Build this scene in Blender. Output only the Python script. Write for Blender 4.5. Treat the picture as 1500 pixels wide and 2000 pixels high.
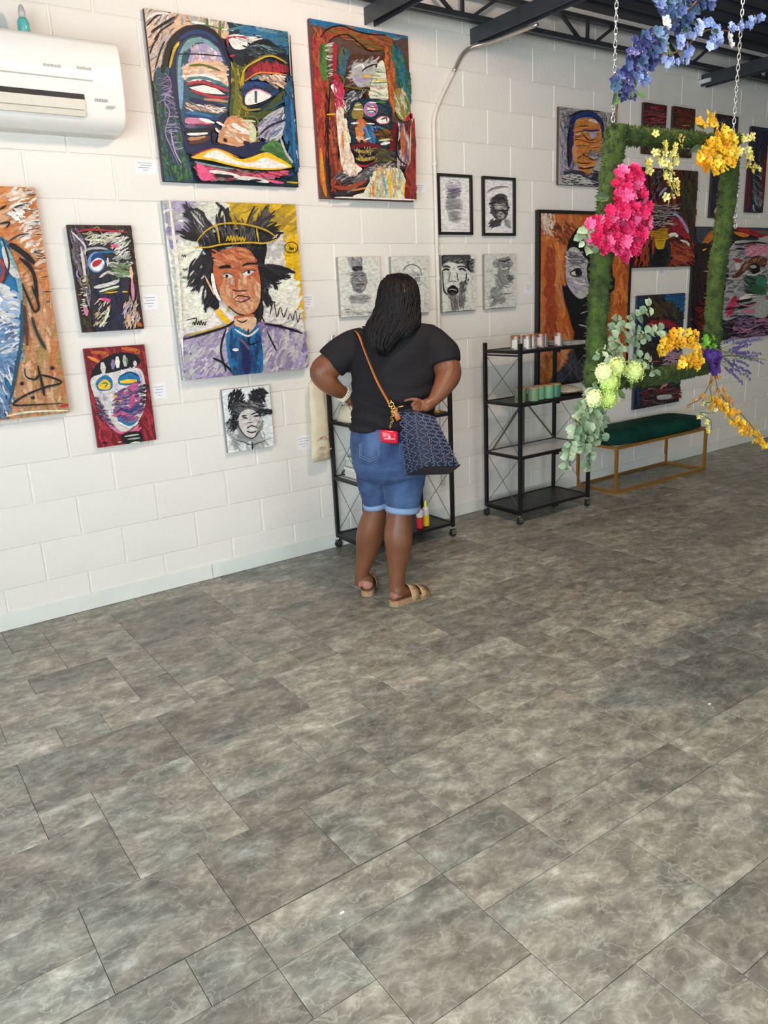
import bpy, bmesh, math, random
from mathutils import Vector, Matrix, noise as mnoise
R_ = random.Random(7)
SC = bpy.context.scene
for _o in list(bpy.data.objects): bpy.data.objects.remove(_o)
COL = SC.collection
# ------------------------------------------------------------------ camera
F_PX = 1502.84; YAW, PITCH, ROLL = 0.60069, -0.27136, -0.048889
CAM = Vector((-0.67178, -4.0453, 1.51686))
_cy, _sy, _cp, _sp = math.cos(YAW), math.sin(YAW), math.cos(PITCH), math.sin(PITCH)
_f = Vector((_sy*_cp, _cy*_cp, _sp)); _r0 = Vector((_cy, -_sy, 0)); _u0 = _r0.cross(_f)
_r = _r0*math.cos(ROLL) + _u0*math.sin(ROLL); _u = _u0*math.cos(ROLL) - _r0*math.sin(ROLL)
cd = bpy.data.cameras.new('camera'); cam = bpy.data.objects.new('camera', cd); COL.objects.link(cam)
cd.sensor_fit = 'VERTICAL'; cd.sensor_height = 36; cd.sensor_width = 27; cd.lens = 36*F_PX/2000
cd.clip_start = .05
m = Matrix((( _r.x, _u.x, -_f.x, CAM.x), (_r.y, _u.y, -_f.y, CAM.y), (_r.z, _u.z, -_f.z, CAM.z), (0, 0, 0, 1)))
cam.matrix_world = m; SC.camera = cam
# ------------------------------------------------------------------ world, lamps, exposure
SC.view_settings.view_transform = 'Standard'; SC.view_settings.look = 'None'
SC.view_settings.gamma = 1; SC.view_settings.use_curve_mapping = False
SC.view_settings.exposure = 0.0
w = bpy.data.worlds.new('world'); SC.world = w; w.use_nodes = True
w.node_tree.nodes['Background'].inputs[0].default_value = (.80, .90, 1, 1)
w.node_tree.nodes['Background'].inputs[1].default_value = 3.0
def area(name, loc, rot, sx, sy, power, col):
    l = bpy.data.lights.new(name, 'AREA'); l.shape = 'RECTANGLE'; l.size = sx; l.size_y = sy; l.energy = power; l.color = col
    o = bpy.data.objects.new(name, l); o.location = loc; o.rotation_euler = rot; COL.objects.link(o); return o
PI = math.pi
area('daylight_shopfront', (-2.05, -4.7, 1.5), (0, -PI/2, 0), 2.5, 4.2, 190, (.79, .93, 1.0))
area('daylight_door', (1.2, -9.3, 1.4), (PI/2, 0, 0), 3.4, 2.4, 35, (.95, .97, 1.0))
area('added_fill_right', (5.2, -2.3, 3.05), (0, 0, 0), 1.2, .3, 12, (1.0, .88, .62))  # added warm fill for the right side, stands for no known fixture
area('added_fill_far', (8.2, -2.3, 3.05), (0, 0, 0), 1.2, .3, 13, (1.0, .88, .62))  # second added fill, farther along the room, also without a known fixture
def point_light(name, loc, power, col, r=.12):
    l = bpy.data.lights.new(name, 'POINT'); l.energy = power; l.color = col; l.shadow_soft_size = r
    o = bpy.data.objects.new(name, l); o.location = loc; COL.objects.link(o); return o
point_light('upper_wall_fill', (1.5, -1.95, 3.05), 122, (1.0, .75, .60))  # added unseen point light that warms and brightens the upper wall
area('ceiling_lamp_near', (.75, -2.95, 3.3), (0, 0, 0), 2.2, .14, 32, (1.0, .93, .82))
# ------------------------------------------------------------------ survey helpers: photograph direction -> point on a real plane
def ray(px, py): return _f + _r*((px-750)/F_PX) - _u*((py-1000)/F_PX)
def on_wall(px, py, y=0.0):
    d = ray(px, py); return CAM + d*((y-CAM.y)/d.y)
def on_plane(px, py, p0, n):
    d = ray(px, py); return CAM + d*((p0-CAM).dot(n)/d.dot(n))
# ------------------------------------------------------------------ colours and materials
def s2l(c):
    c = c/255.0
    return c/12.92 if c <= .04045 else ((c+.055)/1.055)**2.4
def rgb(r, g, b, k=1.0): return (min(1, s2l(r)*k), min(1, s2l(g)*k), min(1, s2l(b)*k), 1)
MATS = {}
def mat(name, c, rough=.5, metal=0, nz=0, nscale=20, bump=0, bscale=60, c2=None, spec=.5, alpha=1, trans=0, stretch=None, sheen=0, objrand=0):
    if name in MATS: return MATS[name]
    M = bpy.data.materials.new(name); M.use_nodes = True; nt = M.node_tree; N = nt.nodes; L = nt.links
    b = N['Principled BSDF']; b.inputs['Roughness'].default_value = rough; b.inputs['Metallic'].default_value = metal
    b.inputs['Specular IOR Level'].default_value = spec; b.inputs['Base Color'].default_value = c
    if trans: b.inputs['Transmission Weight'].default_value = trans; b.inputs['IOR'].default_value = 1.45
    if sheen: b.inputs['Sheen Weight'].default_value = sheen
    tc = N.new('ShaderNodeTexCoord'); mp = N.new('ShaderNodeMapping'); L.new(tc.outputs['Object'], mp.inputs[0])
    if stretch: mp.inputs['Scale'].default_value = stretch
    t = N.new('ShaderNodeTexNoise'); t.inputs['Scale'].default_value = nscale; t.inputs['Detail'].default_value = 4
    L.new(mp.outputs[0], t.inputs['Vector'])
    mx = N.new('ShaderNodeMix'); mx.data_type = 'RGBA'
    if c2 is None:
        k = 1-nz if nz else .94; c2 = (c[0]*k, c[1]*k, c[2]*k, 1)
    mx.inputs[6].default_value = c; mx.inputs[7].default_value = c2
    rp = N.new('ShaderNodeMapRange'); rp.inputs[1].default_value = .35; rp.inputs[2].default_value = .65
    L.new(t.outputs[0], rp.inputs[0]); L.new(rp.outputs[0], mx.inputs[0])
    out = mx.outputs[2]
    if objrand:
        oi = N.new('ShaderNodeObjectInfo'); hs = N.new('ShaderNodeHueSaturation')
        mr = N.new('ShaderNodeMapRange'); mr.inputs[3].default_value = 1-objrand; mr.inputs[4].default_value = 1+objrand
        L.new(oi.outputs['Random'], mr.inputs[0]); L.new(mr.outputs[0], hs.inputs['Value']); L.new(out, hs.inputs['Color']); out = hs.outputs[0]
    L.new(out, b.inputs['Base Color'])
    if bump:
        t2 = N.new('ShaderNodeTexNoise'); t2.inputs['Scale'].default_value = bscale; t2.inputs['Detail'].default_value = 5
        L.new(mp.outputs[0], t2.inputs['Vector'])
        bp = N.new('ShaderNodeBump'); bp.inputs['Strength'].default_value = bump; bp.inputs['Distance'].default_value = .004
        L.new(t2.outputs[0], bp.inputs['Height']); L.new(bp.outputs[0], b.inputs['Normal'])
    MATS[name] = M; return M
# ------------------------------------------------------------------ object helpers
def tag(o, label=None, cat=None, group=None, kind=None):
    if label: o['label'] = label
    if cat: o['category'] = cat
    if group: o['group'] = group
    if kind: o['kind'] = kind
    return o
def empty(name, loc, label=None, cat=None, group=None):
    o = bpy.data.objects.new(name, None); o.location = loc; o.empty_display_size = .1; COL.objects.link(o)
    return tag(o, label, cat, group)
def world_loc(o):
    v = Vector(o.location)
    while o.parent: o = o.parent; v = v + Vector(o.location)
    return v
def link_mesh(name, me, parent=None, loc=None):
    o = bpy.data.objects.new(name, me); COL.objects.link(o)
    if parent: o.parent = parent
    if loc is not None: o.location = Vector(loc) - (world_loc(parent) if parent else Vector((0, 0, 0)))
    return o
class MB:
    def __init__(s): s.v = []; s.f = []; s.c = []
    def quad(s, *p):
        n = len(s.v); s.v += [tuple(q) for q in p]; s.f.append(tuple(range(n, n+len(p)))); return s
    def box(s, x0, x1, y0, y1, z0, z1, bv=0):
        n = len(s.v)
        s.v += [(x0,y0,z0),(x1,y0,z0),(x1,y1,z0),(x0,y1,z0),(x0,y0,z1),(x1,y0,z1),(x1,y1,z1),(x0,y1,z1)]
        s.f += [tuple(n+i for i in q) for q in ((0,3,2,1),(4,5,6,7),(0,1,5,4),(1,2,6,5),(2,3,7,6),(3,0,4,7))]; return s
    def hexa(s, P):
        n = len(s.v); s.v += [tuple(p) for p in P]
        s.f += [tuple(n+i for i in q) for q in ((0,3,2,1),(4,5,6,7),(0,1,5,4),(1,2,6,5),(2,3,7,6),(3,0,4,7))]; return s
    def bar(s, a, b, w, h=None, up=(0, 0, 1)):
        a, b = Vector(a), Vector(b); d = (b-a).normalized(); up = Vector(up)
        if abs(d.dot(up)) > .95: up = Vector((0, 1, 0))
        x = d.cross(up).normalized()*(w/2); y = x.cross(d).normalized()*((h or w)/2)
        return s.hexa([a-x-y, a+x-y, a+x+y, a-x+y, b-x-y, b+x-y, b+x+y, b-x+y])
    def tube(s, pts, rad, n=8, cap=True, sx=1.0, ref=None):
        pts = [Vector(p) for p in pts]; k = len(pts)
        if not hasattr(rad, '__len__'): rad = [rad]*k
        base = len(s.v); px = None
        for i, p in enumerate(pts):
            d = (pts[min(i+1, k-1)] - pts[max(i-1, 0)]).normalized()
            if px is None:
                r = Vector(ref) if ref else (Vector((0, 0, 1)) if abs(d.z) < .9 else Vector((1, 0, 0)))
            else: r = px
            x = (r - d*r.dot(d)).normalized(); px = x; y = d.cross(x)
            rr = rad[i]; ra, rb = (rr if hasattr(rr, '__len__') else (rr, rr*sx))
            for j in range(n):
                a = 2*PI*j/n; s.v.append(tuple(p + x*(math.cos(a)*ra) + y*(math.sin(a)*rb)))
        for i in range(k-1):
            for j in range(n):
                a = base+i*n+j; b = base+i*n+(j+1) % n; s.f.append((a, b, b+n, a+n))
        if cap: s.f.append(tuple(base+j for j in reversed(range(n)))); s.f.append(tuple(base+(k-1)*n+j for j in range(n)))
        return s
    def lathe(s, c, prof, n=16):
        c = Vector(c); base = len(s.v); k = len(prof)
        for r, z in prof:
            for j in range(n): a = 2*PI*j/n; s.v.append((c.x+r*math.cos(a), c.y+r*math.sin(a), c.z+z))
        for i in range(k-1):
            for j in range(n):
                a = base+i*n+j; b = base+i*n+(j+1) % n; s.f.append((a, b, b+n, a+n))
        s.f.append(tuple(base+j for j in reversed(range(n)))); s.f.append(tuple(base+(k-1)*n+j for j in range(n))); return s
    def loft(s, rings, close=True, cap=True):
        base = len(s.v); n = len(rings[0])
        for r in rings: s.v += [tuple(p) for p in r]
        for i in range(len(rings)-1):
            for j in range(n if close else n-1):
                a = base+i*n+j; b = base+i*n+(j+1) % n; s.f.append((a, b, b+n, a+n))
        if cap: s.f.append(tuple(base+j for j in reversed(range(n)))); s.f.append(tuple(base+(len(rings)-1)*n+j for j in range(n)))
        return s
    def build(s, name, material, parent=None, smooth=False, bevel=0, origin=None, mods=None, fixn=True):
        V = [Vector(v) for v in s.v]
        if parent is not None: org = Vector(origin) if origin is not None else world_loc(parent)
        elif origin is not None: org = Vector(origin)
        else:
            xs = [v.x for v in V]; ys = [v.y for v in V]; zs = [v.z for v in V]
            org = Vector(((min(xs)+max(xs))/2, (min(ys)+max(ys))/2, min(zs)))
        me = bpy.data.meshes.new(name); me.from_pydata([tuple(v-org) for v in V], [], s.f); me.update()
        if fixn:
            bm = bmesh.new(); bm.from_mesh(me); bmesh.ops.recalc_face_normals(bm, faces=bm.faces)
            if bevel: bmesh.ops.bevel(bm, geom=[e for e in bm.edges if len(e.link_faces) == 2 and e.calc_face_angle(0) > .6], offset=bevel, segments=2, affect='EDGES', profile=.6, clamp_overlap=True)
            bm.to_mesh(me); bm.free()
        if smooth:
            for p in me.polygons: p.use_smooth = True
        me.materials.append(material)
        o = bpy.data.objects.new(name, me); COL.objects.link(o)
        if parent is not None: o.parent = parent; o.location = org - world_loc(parent)
        else: o.location = org
        return o
def remesh(o, vox, smooth=4, disp=0, dscale=.1, factor=.5):
    m_ = o.modifiers.new('r', 'REMESH'); m_.mode = 'VOXEL'; m_.voxel_size = vox; m_.use_smooth_shade = True
    s_ = o.modifiers.new('s', 'SMOOTH'); s_.iterations = smooth; s_.factor = factor
    dg = bpy.context.evaluated_depsgraph_get(); dg.update()
    me = bpy.data.meshes.new_from_object(o.evaluated_get(dg)); old = o.data
    mats = list(old.materials); o.modifiers.clear(); o.data = me
    me.materials.clear()
    for q in mats: me.materials.append(q)
    for p in me.polygons: p.use_smooth = True; p.material_index = 0
    return o
def catmull(P, n=6, closed=False):
    if len(P) < 3: return [tuple(p) for p in P]
    D = len(P[0]); out = []; k = len(P)
    for i in range(k if closed else k-1):
        if closed: a, b, c, d = P[i-1], P[i], P[(i+1) % k], P[(i+2) % k]
        else: a, b, c, d = P[max(i-1, 0)], P[i], P[i+1], P[min(i+2, k-1)]
        for j in range(n):
            t = j/n; out.append(tuple(.5*(2*b[q]+(c[q]-a[q])*t+(2*a[q]-5*b[q]+4*c[q]-d[q])*t*t+(3*b[q]-a[q]-3*c[q]+d[q])*t**3) for q in range(D)))
    if not closed: out.append(tuple(P[-1]))
    return out
BLACK = mat('black_powder_coat', rgb(22, 22, 23), .42, .1)
CHROME = mat('chrome', rgb(200, 200, 200), .18, 1)
# ================================================================== SETTING
B = .2032
def paint_mat(name, c):
    M = mat(name, c, .62, bump=.35, bscale=45, nz=.05, nscale=3, spec=.35); return M
WALLP = paint_mat('painted_block', rgb(234, 229, 219))
MORT = mat('painted_mortar', rgb(238, 233, 223), .6, bump=.3, bscale=30)
wall = MB().box(-2.3, 13, 0, .2, 0, 3.4).build('wall_back', MORT); tag(wall, kind='structure')
def block_mesh(w_, h_):
    b = MB(); x, z, t, e = w_/2, h_/2, .004, .0025
    back = [(-x, 0, -z), (x, 0, -z), (x, 0, z), (-x, 0, z)]; fr = [(-x+e, -t, -z+e), (x-e, -t, -z+e), (x-e, -t, z-e), (-x+e, -t, z-e)]
    b.v = back+fr; b.f = [(4, 5, 6, 7), (0, 1, 5, 4), (1, 2, 6, 5), (2, 3, 7, 6), (3, 0, 4, 7)]
    me = bpy.data.meshes.new('block'); me.from_pydata(b.v, [], b.f); me.update(); me.materials.append(WALLP); return me
bm_full = block_mesh(2*B-.011, B-.0028)
far = MB(); wl = world_loc(wall)
for row in range(17):
    off = B if row % 2 == 0 else 0
    z = B*row + B/2 + .004
    if z > 3.30: continue
    for i in range(-8, 33):
        xc = off + 2*B*i + B
        jit = -R_.uniform(.0, .0012)
        if xc < -2.08: continue
        if -.35 < xc < 6.95 and row < 17 and not (row >= 15 and xc < 1.5):
            o = bpy.data.objects.new('block', bm_full); COL.objects.link(o); o.parent = wall
            o.location = Vector((xc, jit, z)) - wl
        else:
            x, h = B-.0055, B/2-.0014; y = -.004+jit
            far.v += [(xc-x, 0, z-h), (xc+x, 0, z-h), (xc+x, 0, z+h), (xc-x, 0, z+h), (xc-x+.0025, y, z-h+.0025), (xc+x-.0025, y, z-h+.0025), (xc+x-.0025, y, z+h-.0025), (xc-x+.0025, y, z+h-.0025)]
            n = len(far.v)-8; far.f += [tuple(n+q for q in k) for k in ((4, 5, 6, 7), (0, 1, 5, 4), (1, 2, 6, 5), (2, 3, 7, 6), (3, 0, 4, 7))]
fo = far.build('block_field', WALLP, wall); tag(fo, kind='stuff')
# baseboard: two boards butted at a joint, with the chipped paint on top
BASEP = mat('baseboard_paint', rgb(228, 230, 220), .45, nz=.06, nscale=6)
bb = empty('baseboard_back', (0, -.01, 0)); tag(bb, kind='structure')
for x0, x1 in ((-2.3, .873), (.876, 3.3), (3.303, 5.7), (5.703, 13)):
    MB().box(x0, x1, -.0135, -.0045, 0.001, .088).build('board', BASEP, bb, bevel=.003)
# ------------------------------------------------------------------ floor
def floor_mat(name, island):
    M = bpy.data.materials.new(name); M.use_nodes = True; nt = M.node_tree; N = nt.nodes; L = nt.links; b = N['Principled BSDF']
    tc = N.new('ShaderNodeTexCoord'); add = N.new('ShaderNodeVectorMath'); add.operation = 'ADD'
    if island: g = N.new('ShaderNodeNewGeometry'); rnd = g.outputs['Random Per Island']
    else: g = N.new('ShaderNodeObjectInfo'); rnd = g.outputs['Random']
    cx = N.new('ShaderNodeCombineXYZ'); mu = N.new('ShaderNodeMath'); mu.operation = 'MULTIPLY'; mu.inputs[1].default_value = 37
    L.new(rnd, mu.inputs[0]); L.new(mu.outputs[0], cx.inputs[0]); L.new(mu.outputs[0], cx.inputs[2])
    L.new(tc.outputs['Object'], add.inputs[0]); L.new(cx.outputs[0], add.inputs[1])
    mp = N.new('ShaderNodeMapping'); mp.inputs['Rotation'].default_value = (0, 0, .6); mp.inputs['Scale'].default_value = (1, 1.5, 1); L.new(add.outputs[0], mp.inputs[0])
    n1 = N.new('ShaderNodeTexNoise'); n1.inputs['Scale'].default_value = 9.5; n1.inputs['Detail'].default_value = 11; n1.inputs['Roughness'].default_value = .74; n1.inputs['Distortion'].default_value = .25
    L.new(mp.outputs[0], n1.inputs['Vector'])
    cr = N.new('ShaderNodeValToRGB'); e = cr.color_ramp.elements
    e[0].position = .30; e[0].color = rgb(80, 80, 78); e[1].position = .72; e[1].color = rgb(206, 206, 200)
    for p, c in ((.42, rgb(117, 114, 105)), (.50, rgb(135, 131, 121)), (.59, rgb(161, 157, 145))):
        q = cr.color_ramp.elements.new(p); q.color = c
    L.new(n1.outputs[0], cr.inputs[0])
    n2 = N.new('ShaderNodeTexNoise'); n2.inputs['Scale'].default_value = 13; n2.inputs['Detail'].default_value = 8; n2.inputs['Distortion'].default_value = .5; L.new(mp.outputs[0], n2.inputs['Vector'])
    v = N.new('ShaderNodeMapRange'); v.inputs[1].default_value = .485; v.inputs[2].default_value = .50; v.inputs[3].default_value = 0; v.inputs[4].default_value = 1; L.new(n2.outputs[0], v.inputs[0])
    v2 = N.new('ShaderNodeMapRange'); v2.inputs[1].default_value = .50; v2.inputs[2].default_value = .53; v2.inputs[3].default_value = 1; v2.inputs[4].default_value = 0; L.new(n2.outputs[0], v2.inputs[0])
    vm = N.new('ShaderNodeMath'); vm.operation = 'MULTIPLY'; L.new(v.outputs[0], vm.inputs[0]); L.new(v2.outputs[0], vm.inputs[1])
    vk = N.new('ShaderNodeMath'); vk.operation = 'MULTIPLY'; vk.inputs[1].default_value = .42; L.new(vm.outputs[0], vk.inputs[0])
    mx = N.new('ShaderNodeMix'); mx.data_type = 'RGBA'; L.new(vk.outputs[0], mx.inputs[0]); L.new(cr.outputs[0], mx.inputs[6]); mx.inputs[7].default_value = rgb(190, 188, 176)
    n3 = N.new('ShaderNodeTexNoise'); n3.inputs['Scale'].default_value = 4.2; n3.inputs['Detail'].default_value = 5; L.new(mp.outputs[0], n3.inputs['Vector'])
    tint = N.new('ShaderNodeValToRGB'); te = tint.color_ramp.elements; te[0].position = .36; te[0].color = (1.04, .98, .92, 1); te[1].position = .64; te[1].color = (.93, .98, .955, 1); L.new(n3.outputs[0], tint.inputs[0])
    mt = N.new('ShaderNodeMix'); mt.data_type = 'RGBA'; mt.blend_type = 'MULTIPLY'; mt.inputs[0].default_value = 1; L.new(mx.outputs[2], mt.inputs[6]); L.new(tint.outputs[0], mt.inputs[7]); mx = mt
    hs = N.new('ShaderNodeHueSaturation'); mr = N.new('ShaderNodeMapRange'); mr.inputs[3].default_value = .72; mr.inputs[4].default_value = 1.14
    L.new(rnd, mr.inputs[0]); L.new(mr.outputs[0], hs.inputs['Value']); L.new(mx.outputs[2], hs.inputs['Color']); L.new(hs.outputs[0], b.inputs['Base Color'])
    b.inputs['Roughness'].default_value = .40
    bp = N.new('ShaderNodeBump'); bp.inputs['Strength'].default_value = .25; bp.inputs['Distance'].default_value = .003; L.new(n1.outputs[0], bp.inputs['Height']); L.new(bp.outputs[0], b.inputs['Normal'])
    return M
FT, FS = floor_mat('stone_tile', False), floor_mat('stone_tile_field', True)
fl = MB().box(-2.3, 13, -9, 0, -.1, -.004).build('floor', mat('floor_groove', rgb(84, 80, 72), .8)); tag(fl, kind='structure'); flw = world_loc(fl)
MOD = .167; GX, GY = .077, -2.494
i0, i1, j0, j1 = -20, 78, -39, 15      # cell (i,j) spans x GX+i*MOD, y GY+j*MOD
occ = set(); tiles = []
def put(i, j, a, b):
    cells = [(i+p, j+q) for p in range(a) for q in range(b)]
    if any(c in occ for c in cells): return False
    if any(c[0] >= i1 or c[1] >= j1 for c in cells): return False
    if j < 0 < j+b and i < 5: return False
    if (j-2)//3 != (j+b-1-2)//3: return False      # planks three modules deep keep their long seams
    occ.update(cells); tiles.append((i, j, a, b)); return True
# tiles whose corners can be read off the photograph
for (xr, yb, a, b) in ((10, 5, 2, 2), (6, 2, 3, 2), (6, -1, 3, 2), (10, -1, 2, 2), (16, 2, 2, 2), (0, 5, 3, 2), (3, 2, 3, 1), (2, -1, 3, 1), (2, -3, 2, 2), (0, -1, 2, 1)):
    put(xr-a, yb, a, b)
SZ = [(3, 2)]*5+[(2, 2)]*5+[(3, 3)]*4+[(2, 3)]*3+[(2, 1)]*3+[(1, 2)]*2+[(4, 2)]*3+[(1, 1)]
for j in range(j0, j1):
    for i in range(i0, i1):
        if (i, j) in occ: continue
        for _ in range(12):
            if put(i, j, *R_.choice(SZ)): break
        else:
            if not put(i, j, 1, 1):
                occ.add((i, j)); tiles.append((i, j, 1, 1))
def vis(x, y):
    v = Vector((x, y, 0))-CAM; d = v.dot(_f)
    if d < .3: return False
    px = 750+F_PX*v.dot(_r)/d; py = 1000-F_PX*v.dot(_u)/d
    return -60 < px < 1560 and py < 2060
TM = {}; rest = MB(); nt_ = 0
tiles.sort(key=lambda t: (GX+MOD*t[0]-CAM.x)**2 + (GY+MOD*t[1]-CAM.y)**2)
for (i, j, a, b) in tiles:
    x0, x1 = GX+i*MOD, GX+(i+a)*MOD; y0, y1 = GY+j*MOD, min(GY+(j+b)*MOD, -.001)
    if x0 < -2.3 or x1 > 13 or y0 < -9 or y0 > -.01: continue
    if x0 < .72 and abs(y0-GY) < 1e-3: y0 += .0016      # the one open seam
    if x0 < .72 and abs(y1-GY) < 1e-3: y1 -= .0010
    g = .0006; cx, cy = (x0+x1)/2, (y0+y1)/2; hx, hy = (x1-x0)/2-g, (y1-y0)/2-g
    if any(vis(*p) for p in ((x0, y0), (x1, y0), (x0, y1), (x1, y1), (cx, cy))) and nt_ < 298:
        k = (a, b, round(hy, 4))
        if k not in TM:
            me = bpy.data.meshes.new('tile'); e = .0012
            me.from_pydata([(-hx, -hy, -.004), (hx, -hy, -.004), (hx, hy, -.004), (-hx, hy, -.004), (-hx, -hy, -e), (hx, -hy, -e), (hx, hy, -e), (-hx, hy, -e), (-hx+e, -hy+e, 0), (hx-e, -hy+e, 0), (hx-e, hy-e, 0), (-hx+e, hy-e, 0)], [],
              [(8, 9, 10, 11)] + [(p, (p+1) % 4, 4+(p+1) % 4, 4+p) for p in range(4)] + [(4+p, 4+(p+1) % 4, 8+(p+1) % 4, 8+p) for p in range(4)]); me.update(); me.materials.append(FT); TM[k] = me
        o = bpy.data.objects.new('tile', TM[k]); COL.objects.link(o); o.parent = fl; o.location = Vector((cx, cy, R_.uniform(-.0004, .0002)))-flw; nt_ += 1
    else:
        n = len(rest.v); rest.v += [(cx-hx, cy-hy, -.004), (cx+hx, cy-hy, -.004), (cx+hx, cy+hy, -.004), (cx-hx, cy+hy, -.004), (cx-hx, cy-hy, 0), (cx+hx, cy-hy, 0), (cx+hx, cy+hy, 0), (cx-hx, cy+hy, 0)]
        rest.f += [tuple(n+q for q in k) for k in ((4, 5, 6, 7), (0, 1, 5, 4), (1, 2, 6, 5), (2, 3, 7, 6), (3, 0, 4, 7))]
tag(rest.build('tile_field', FS, fl), kind='stuff')
print('tiles', nt_)
# ------------------------------------------------------------------ other walls, ceiling
PLAIN = paint_mat('plain_wall_paint', rgb(158, 150, 138))
tag(MB().box(13, 13.2, -9, .2, 0, 3.4).build('wall_right', PLAIN), kind='structure')
wf = MB(); wf.box(-2.3, -.7, -9.2, -9, 0, 3.4); wf.box(3.1, 13, -9.2, -9, 0, 3.4); wf.box(-.7, 3.1, -9.2, -9, 2.7, 3.4)
tag(wf.build('wall_front', PLAIN), kind='structure')
wl_ = MB(); wl_.box(-2.3, -2.15, -1.0, 0, 0, 3.4); wl_.box(-2.3, -2.15, -9, -6.9, 0, 3.4); wl_.box(-2.3, -2.15, -6.9, -1.0, 0, .12); wl_.box(-2.3, -2.15, -6.9, -1.0, 2.85, 3.4)
tag(wl_.build('wall_left', PLAIN), kind='structure')
wm = MB()
for y in (-1.0, -2.45, -3.95, -5.4, -6.9): wm.box(-2.26, -2.18, y-.03, y+.03, .12, 2.85)
wm.box(-2.26, -2.18, -6.9, -1.0, .12, .18); wm.box(-2.26, -2.18, -6.9, -1.0, 2.79, 2.85)
tag(wm.build('window_1', mat('dark_window_frame', rgb(60, 60, 62), .4, .6)), kind='structure')
DECK = mat('dark_roof_deck', rgb(56, 60, 70), .55, nz=.3, nscale=2)
ce = MB()
y = 0.0
while y > -9:
    ce.v += [(x, yy, z) for x in (-2.3, 13) for yy, z in ((y, 3.34), (y-.09, 3.34), (y-.105, 3.375), (y-.135, 3.375), (y-.15, 3.34))]
    n = len(ce.v)-10; ce.f += [(n+k, n+k+1, n+k+6, n+k+5) for k in range(4)]; y -= .15
ce.box(-2.3, 13, -9, 0, 3.38, 3.45)
tag(ce.build('ceiling', DECK, origin=(5, -4.5, 3.34)), kind='structure')
STEEL = mat('dark_steel', rgb(74, 77, 82), .42, .4, nz=.25, nscale=8)
# bar joist running along the wall, and the channels that tie into the wall
def joist(y, label):
    t = empty('bar_joist', (5, y, 3.09), label, 'joist', 'bar joists under the roof deck')
    MB().box(-2.1, 12.9, y-.032, y-.004, 3.085, 3.115).box(-2.1, 12.9, y+.004, y+.032, 3.085, 3.115).build('bottom_chord', STEEL, t, bevel=.003)
    MB().box(-2.1, 12.9, y-.028, y+.028, 3.225, 3.25).build('top_chord', STEEL, t, bevel=.003)
    for k in range(14):
        x = -1.7+k*1.1
        for a, b in ((x-.2, x), (x+.06, x+.06), (x+.12+.22, x+.12)):
            MB().bar((a, y, 3.235), (b, y, 3.10), .018).build('web_bar', STEEL, t)
    return t
joist(-.115, 'dark steel bar joist running along the top of the block wall')
joist(-1.9, 'dark steel bar joist farther out from the block wall')
for x, lab in ((2.16, 'dark steel channel meeting the wall above the tall red painting'), (2.95, 'dark steel channel meeting the wall where the conduit bends'), (5.36, 'dark steel channel meeting the wall above the small red paintings')):
    t = empty('ceiling_channel', (x, 0, 3.0), lab, 'beam')
    MB().box(x-.035, x+.035, -8.9, -.002, 3.079, 3.085).box(x-.035, x-.029, -8.9, -.002, 3.0, 3.079).box(x+.029, x+.035, -8.9, -.002, 3.0, 3.079).build('channel', STEEL, t)
    MB().box(x-.012, x+.012, -8.9, -.002, 3.02, 3.078).build('inner_strip', mat('bare_steel_strip', rgb(140, 138, 130), .4, .7), t)
tag(MB().tube([(5.30, -.10, 3.03), (5.30, -.012, 3.03)], .016, 10).build('pipe_stub', mat('white_pipe', rgb(225, 225, 225), .4)), 'short white pipe end beside the steel channel above small red paintings', 'pipe')
# conduit on the wall
t = empty('conduit', (2.62, -.015, 0), 'thin painted conduit rising up the wall and bending toward the beam', 'conduit')
CP = mat('conduit_paint', rgb(226, 219, 209), .5)
MB().tube(catmull([(2.590, -.0255, .25), (2.590, -.0255, 1.2), (2.590, -.0255, 1.9), (2.590, -.0255, 2.45), (2.598, -.0255, 2.56), (2.645, -.0255, 2.66), (2.76, -.0265, 2.83)], 6), .0115, 10).build('painted_run', CP, t, smooth=True)
MB().tube(catmull([(2.76, -.0265, 2.83), (2.83, -.028, 2.93), (2.90, -.045, 2.975), (2.965, -.16, 2.985), (2.99, -.5, 2.985)], 6), .012, 10).build('bare_run', mat('galvanised', rgb(190, 182, 172), .3, .7), t, smooth=True)
for z in (2.30, 1.62):
    MB().tube([(2.590, -.0255, z-.012), (2.590, -.0255, z+.012)], .016, 10).build('strap', CP, t)
# ================================================================== AIR CONDITIONER
ACM = mat('glossy_white_plastic', rgb(242, 239, 230), .12, nz=.02)
DKP = mat('dark_slot', rgb(40, 38, 36), .6)
GRYP = mat('grey_print', rgb(186, 183, 176), .6)
ac = empty('air_conditioner', (.24, 0, 2.30), 'white wall mounted split air conditioner above the orange painting', 'air conditioner')
prof = [(0, 2.31), (-.10, 2.315), (-.165, 2.33), (-.195, 2.37), (-.207, 2.44), (-.210, 2.52), (-.208, 2.60), (-.200, 2.655), (-.185, 2.675), (-.06, 2.69), (0, 2.69)]
def acring(x, k): return [(x, min(0, y*k if y < 0 else y), 2.50+(z-2.50)*(1-(1-k)*.6)) for y, z in prof]
MB().loft([acring(-.16, .96), acring(-.155, .99), acring(-.15, 1), acring(.628, 1), acring(.636, .993), acring(.640, .97)]).build('housing', ACM, ac, smooth=True)
MB().box(-.10, .50, -.2135, -.208, 2.503, 2.507).build('seam', GRYP, ac)
lv = MB().box(-.12, .455, -.2115, -.200, 2.425, 2.447).build('air_slot', DKP, ac)
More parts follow.
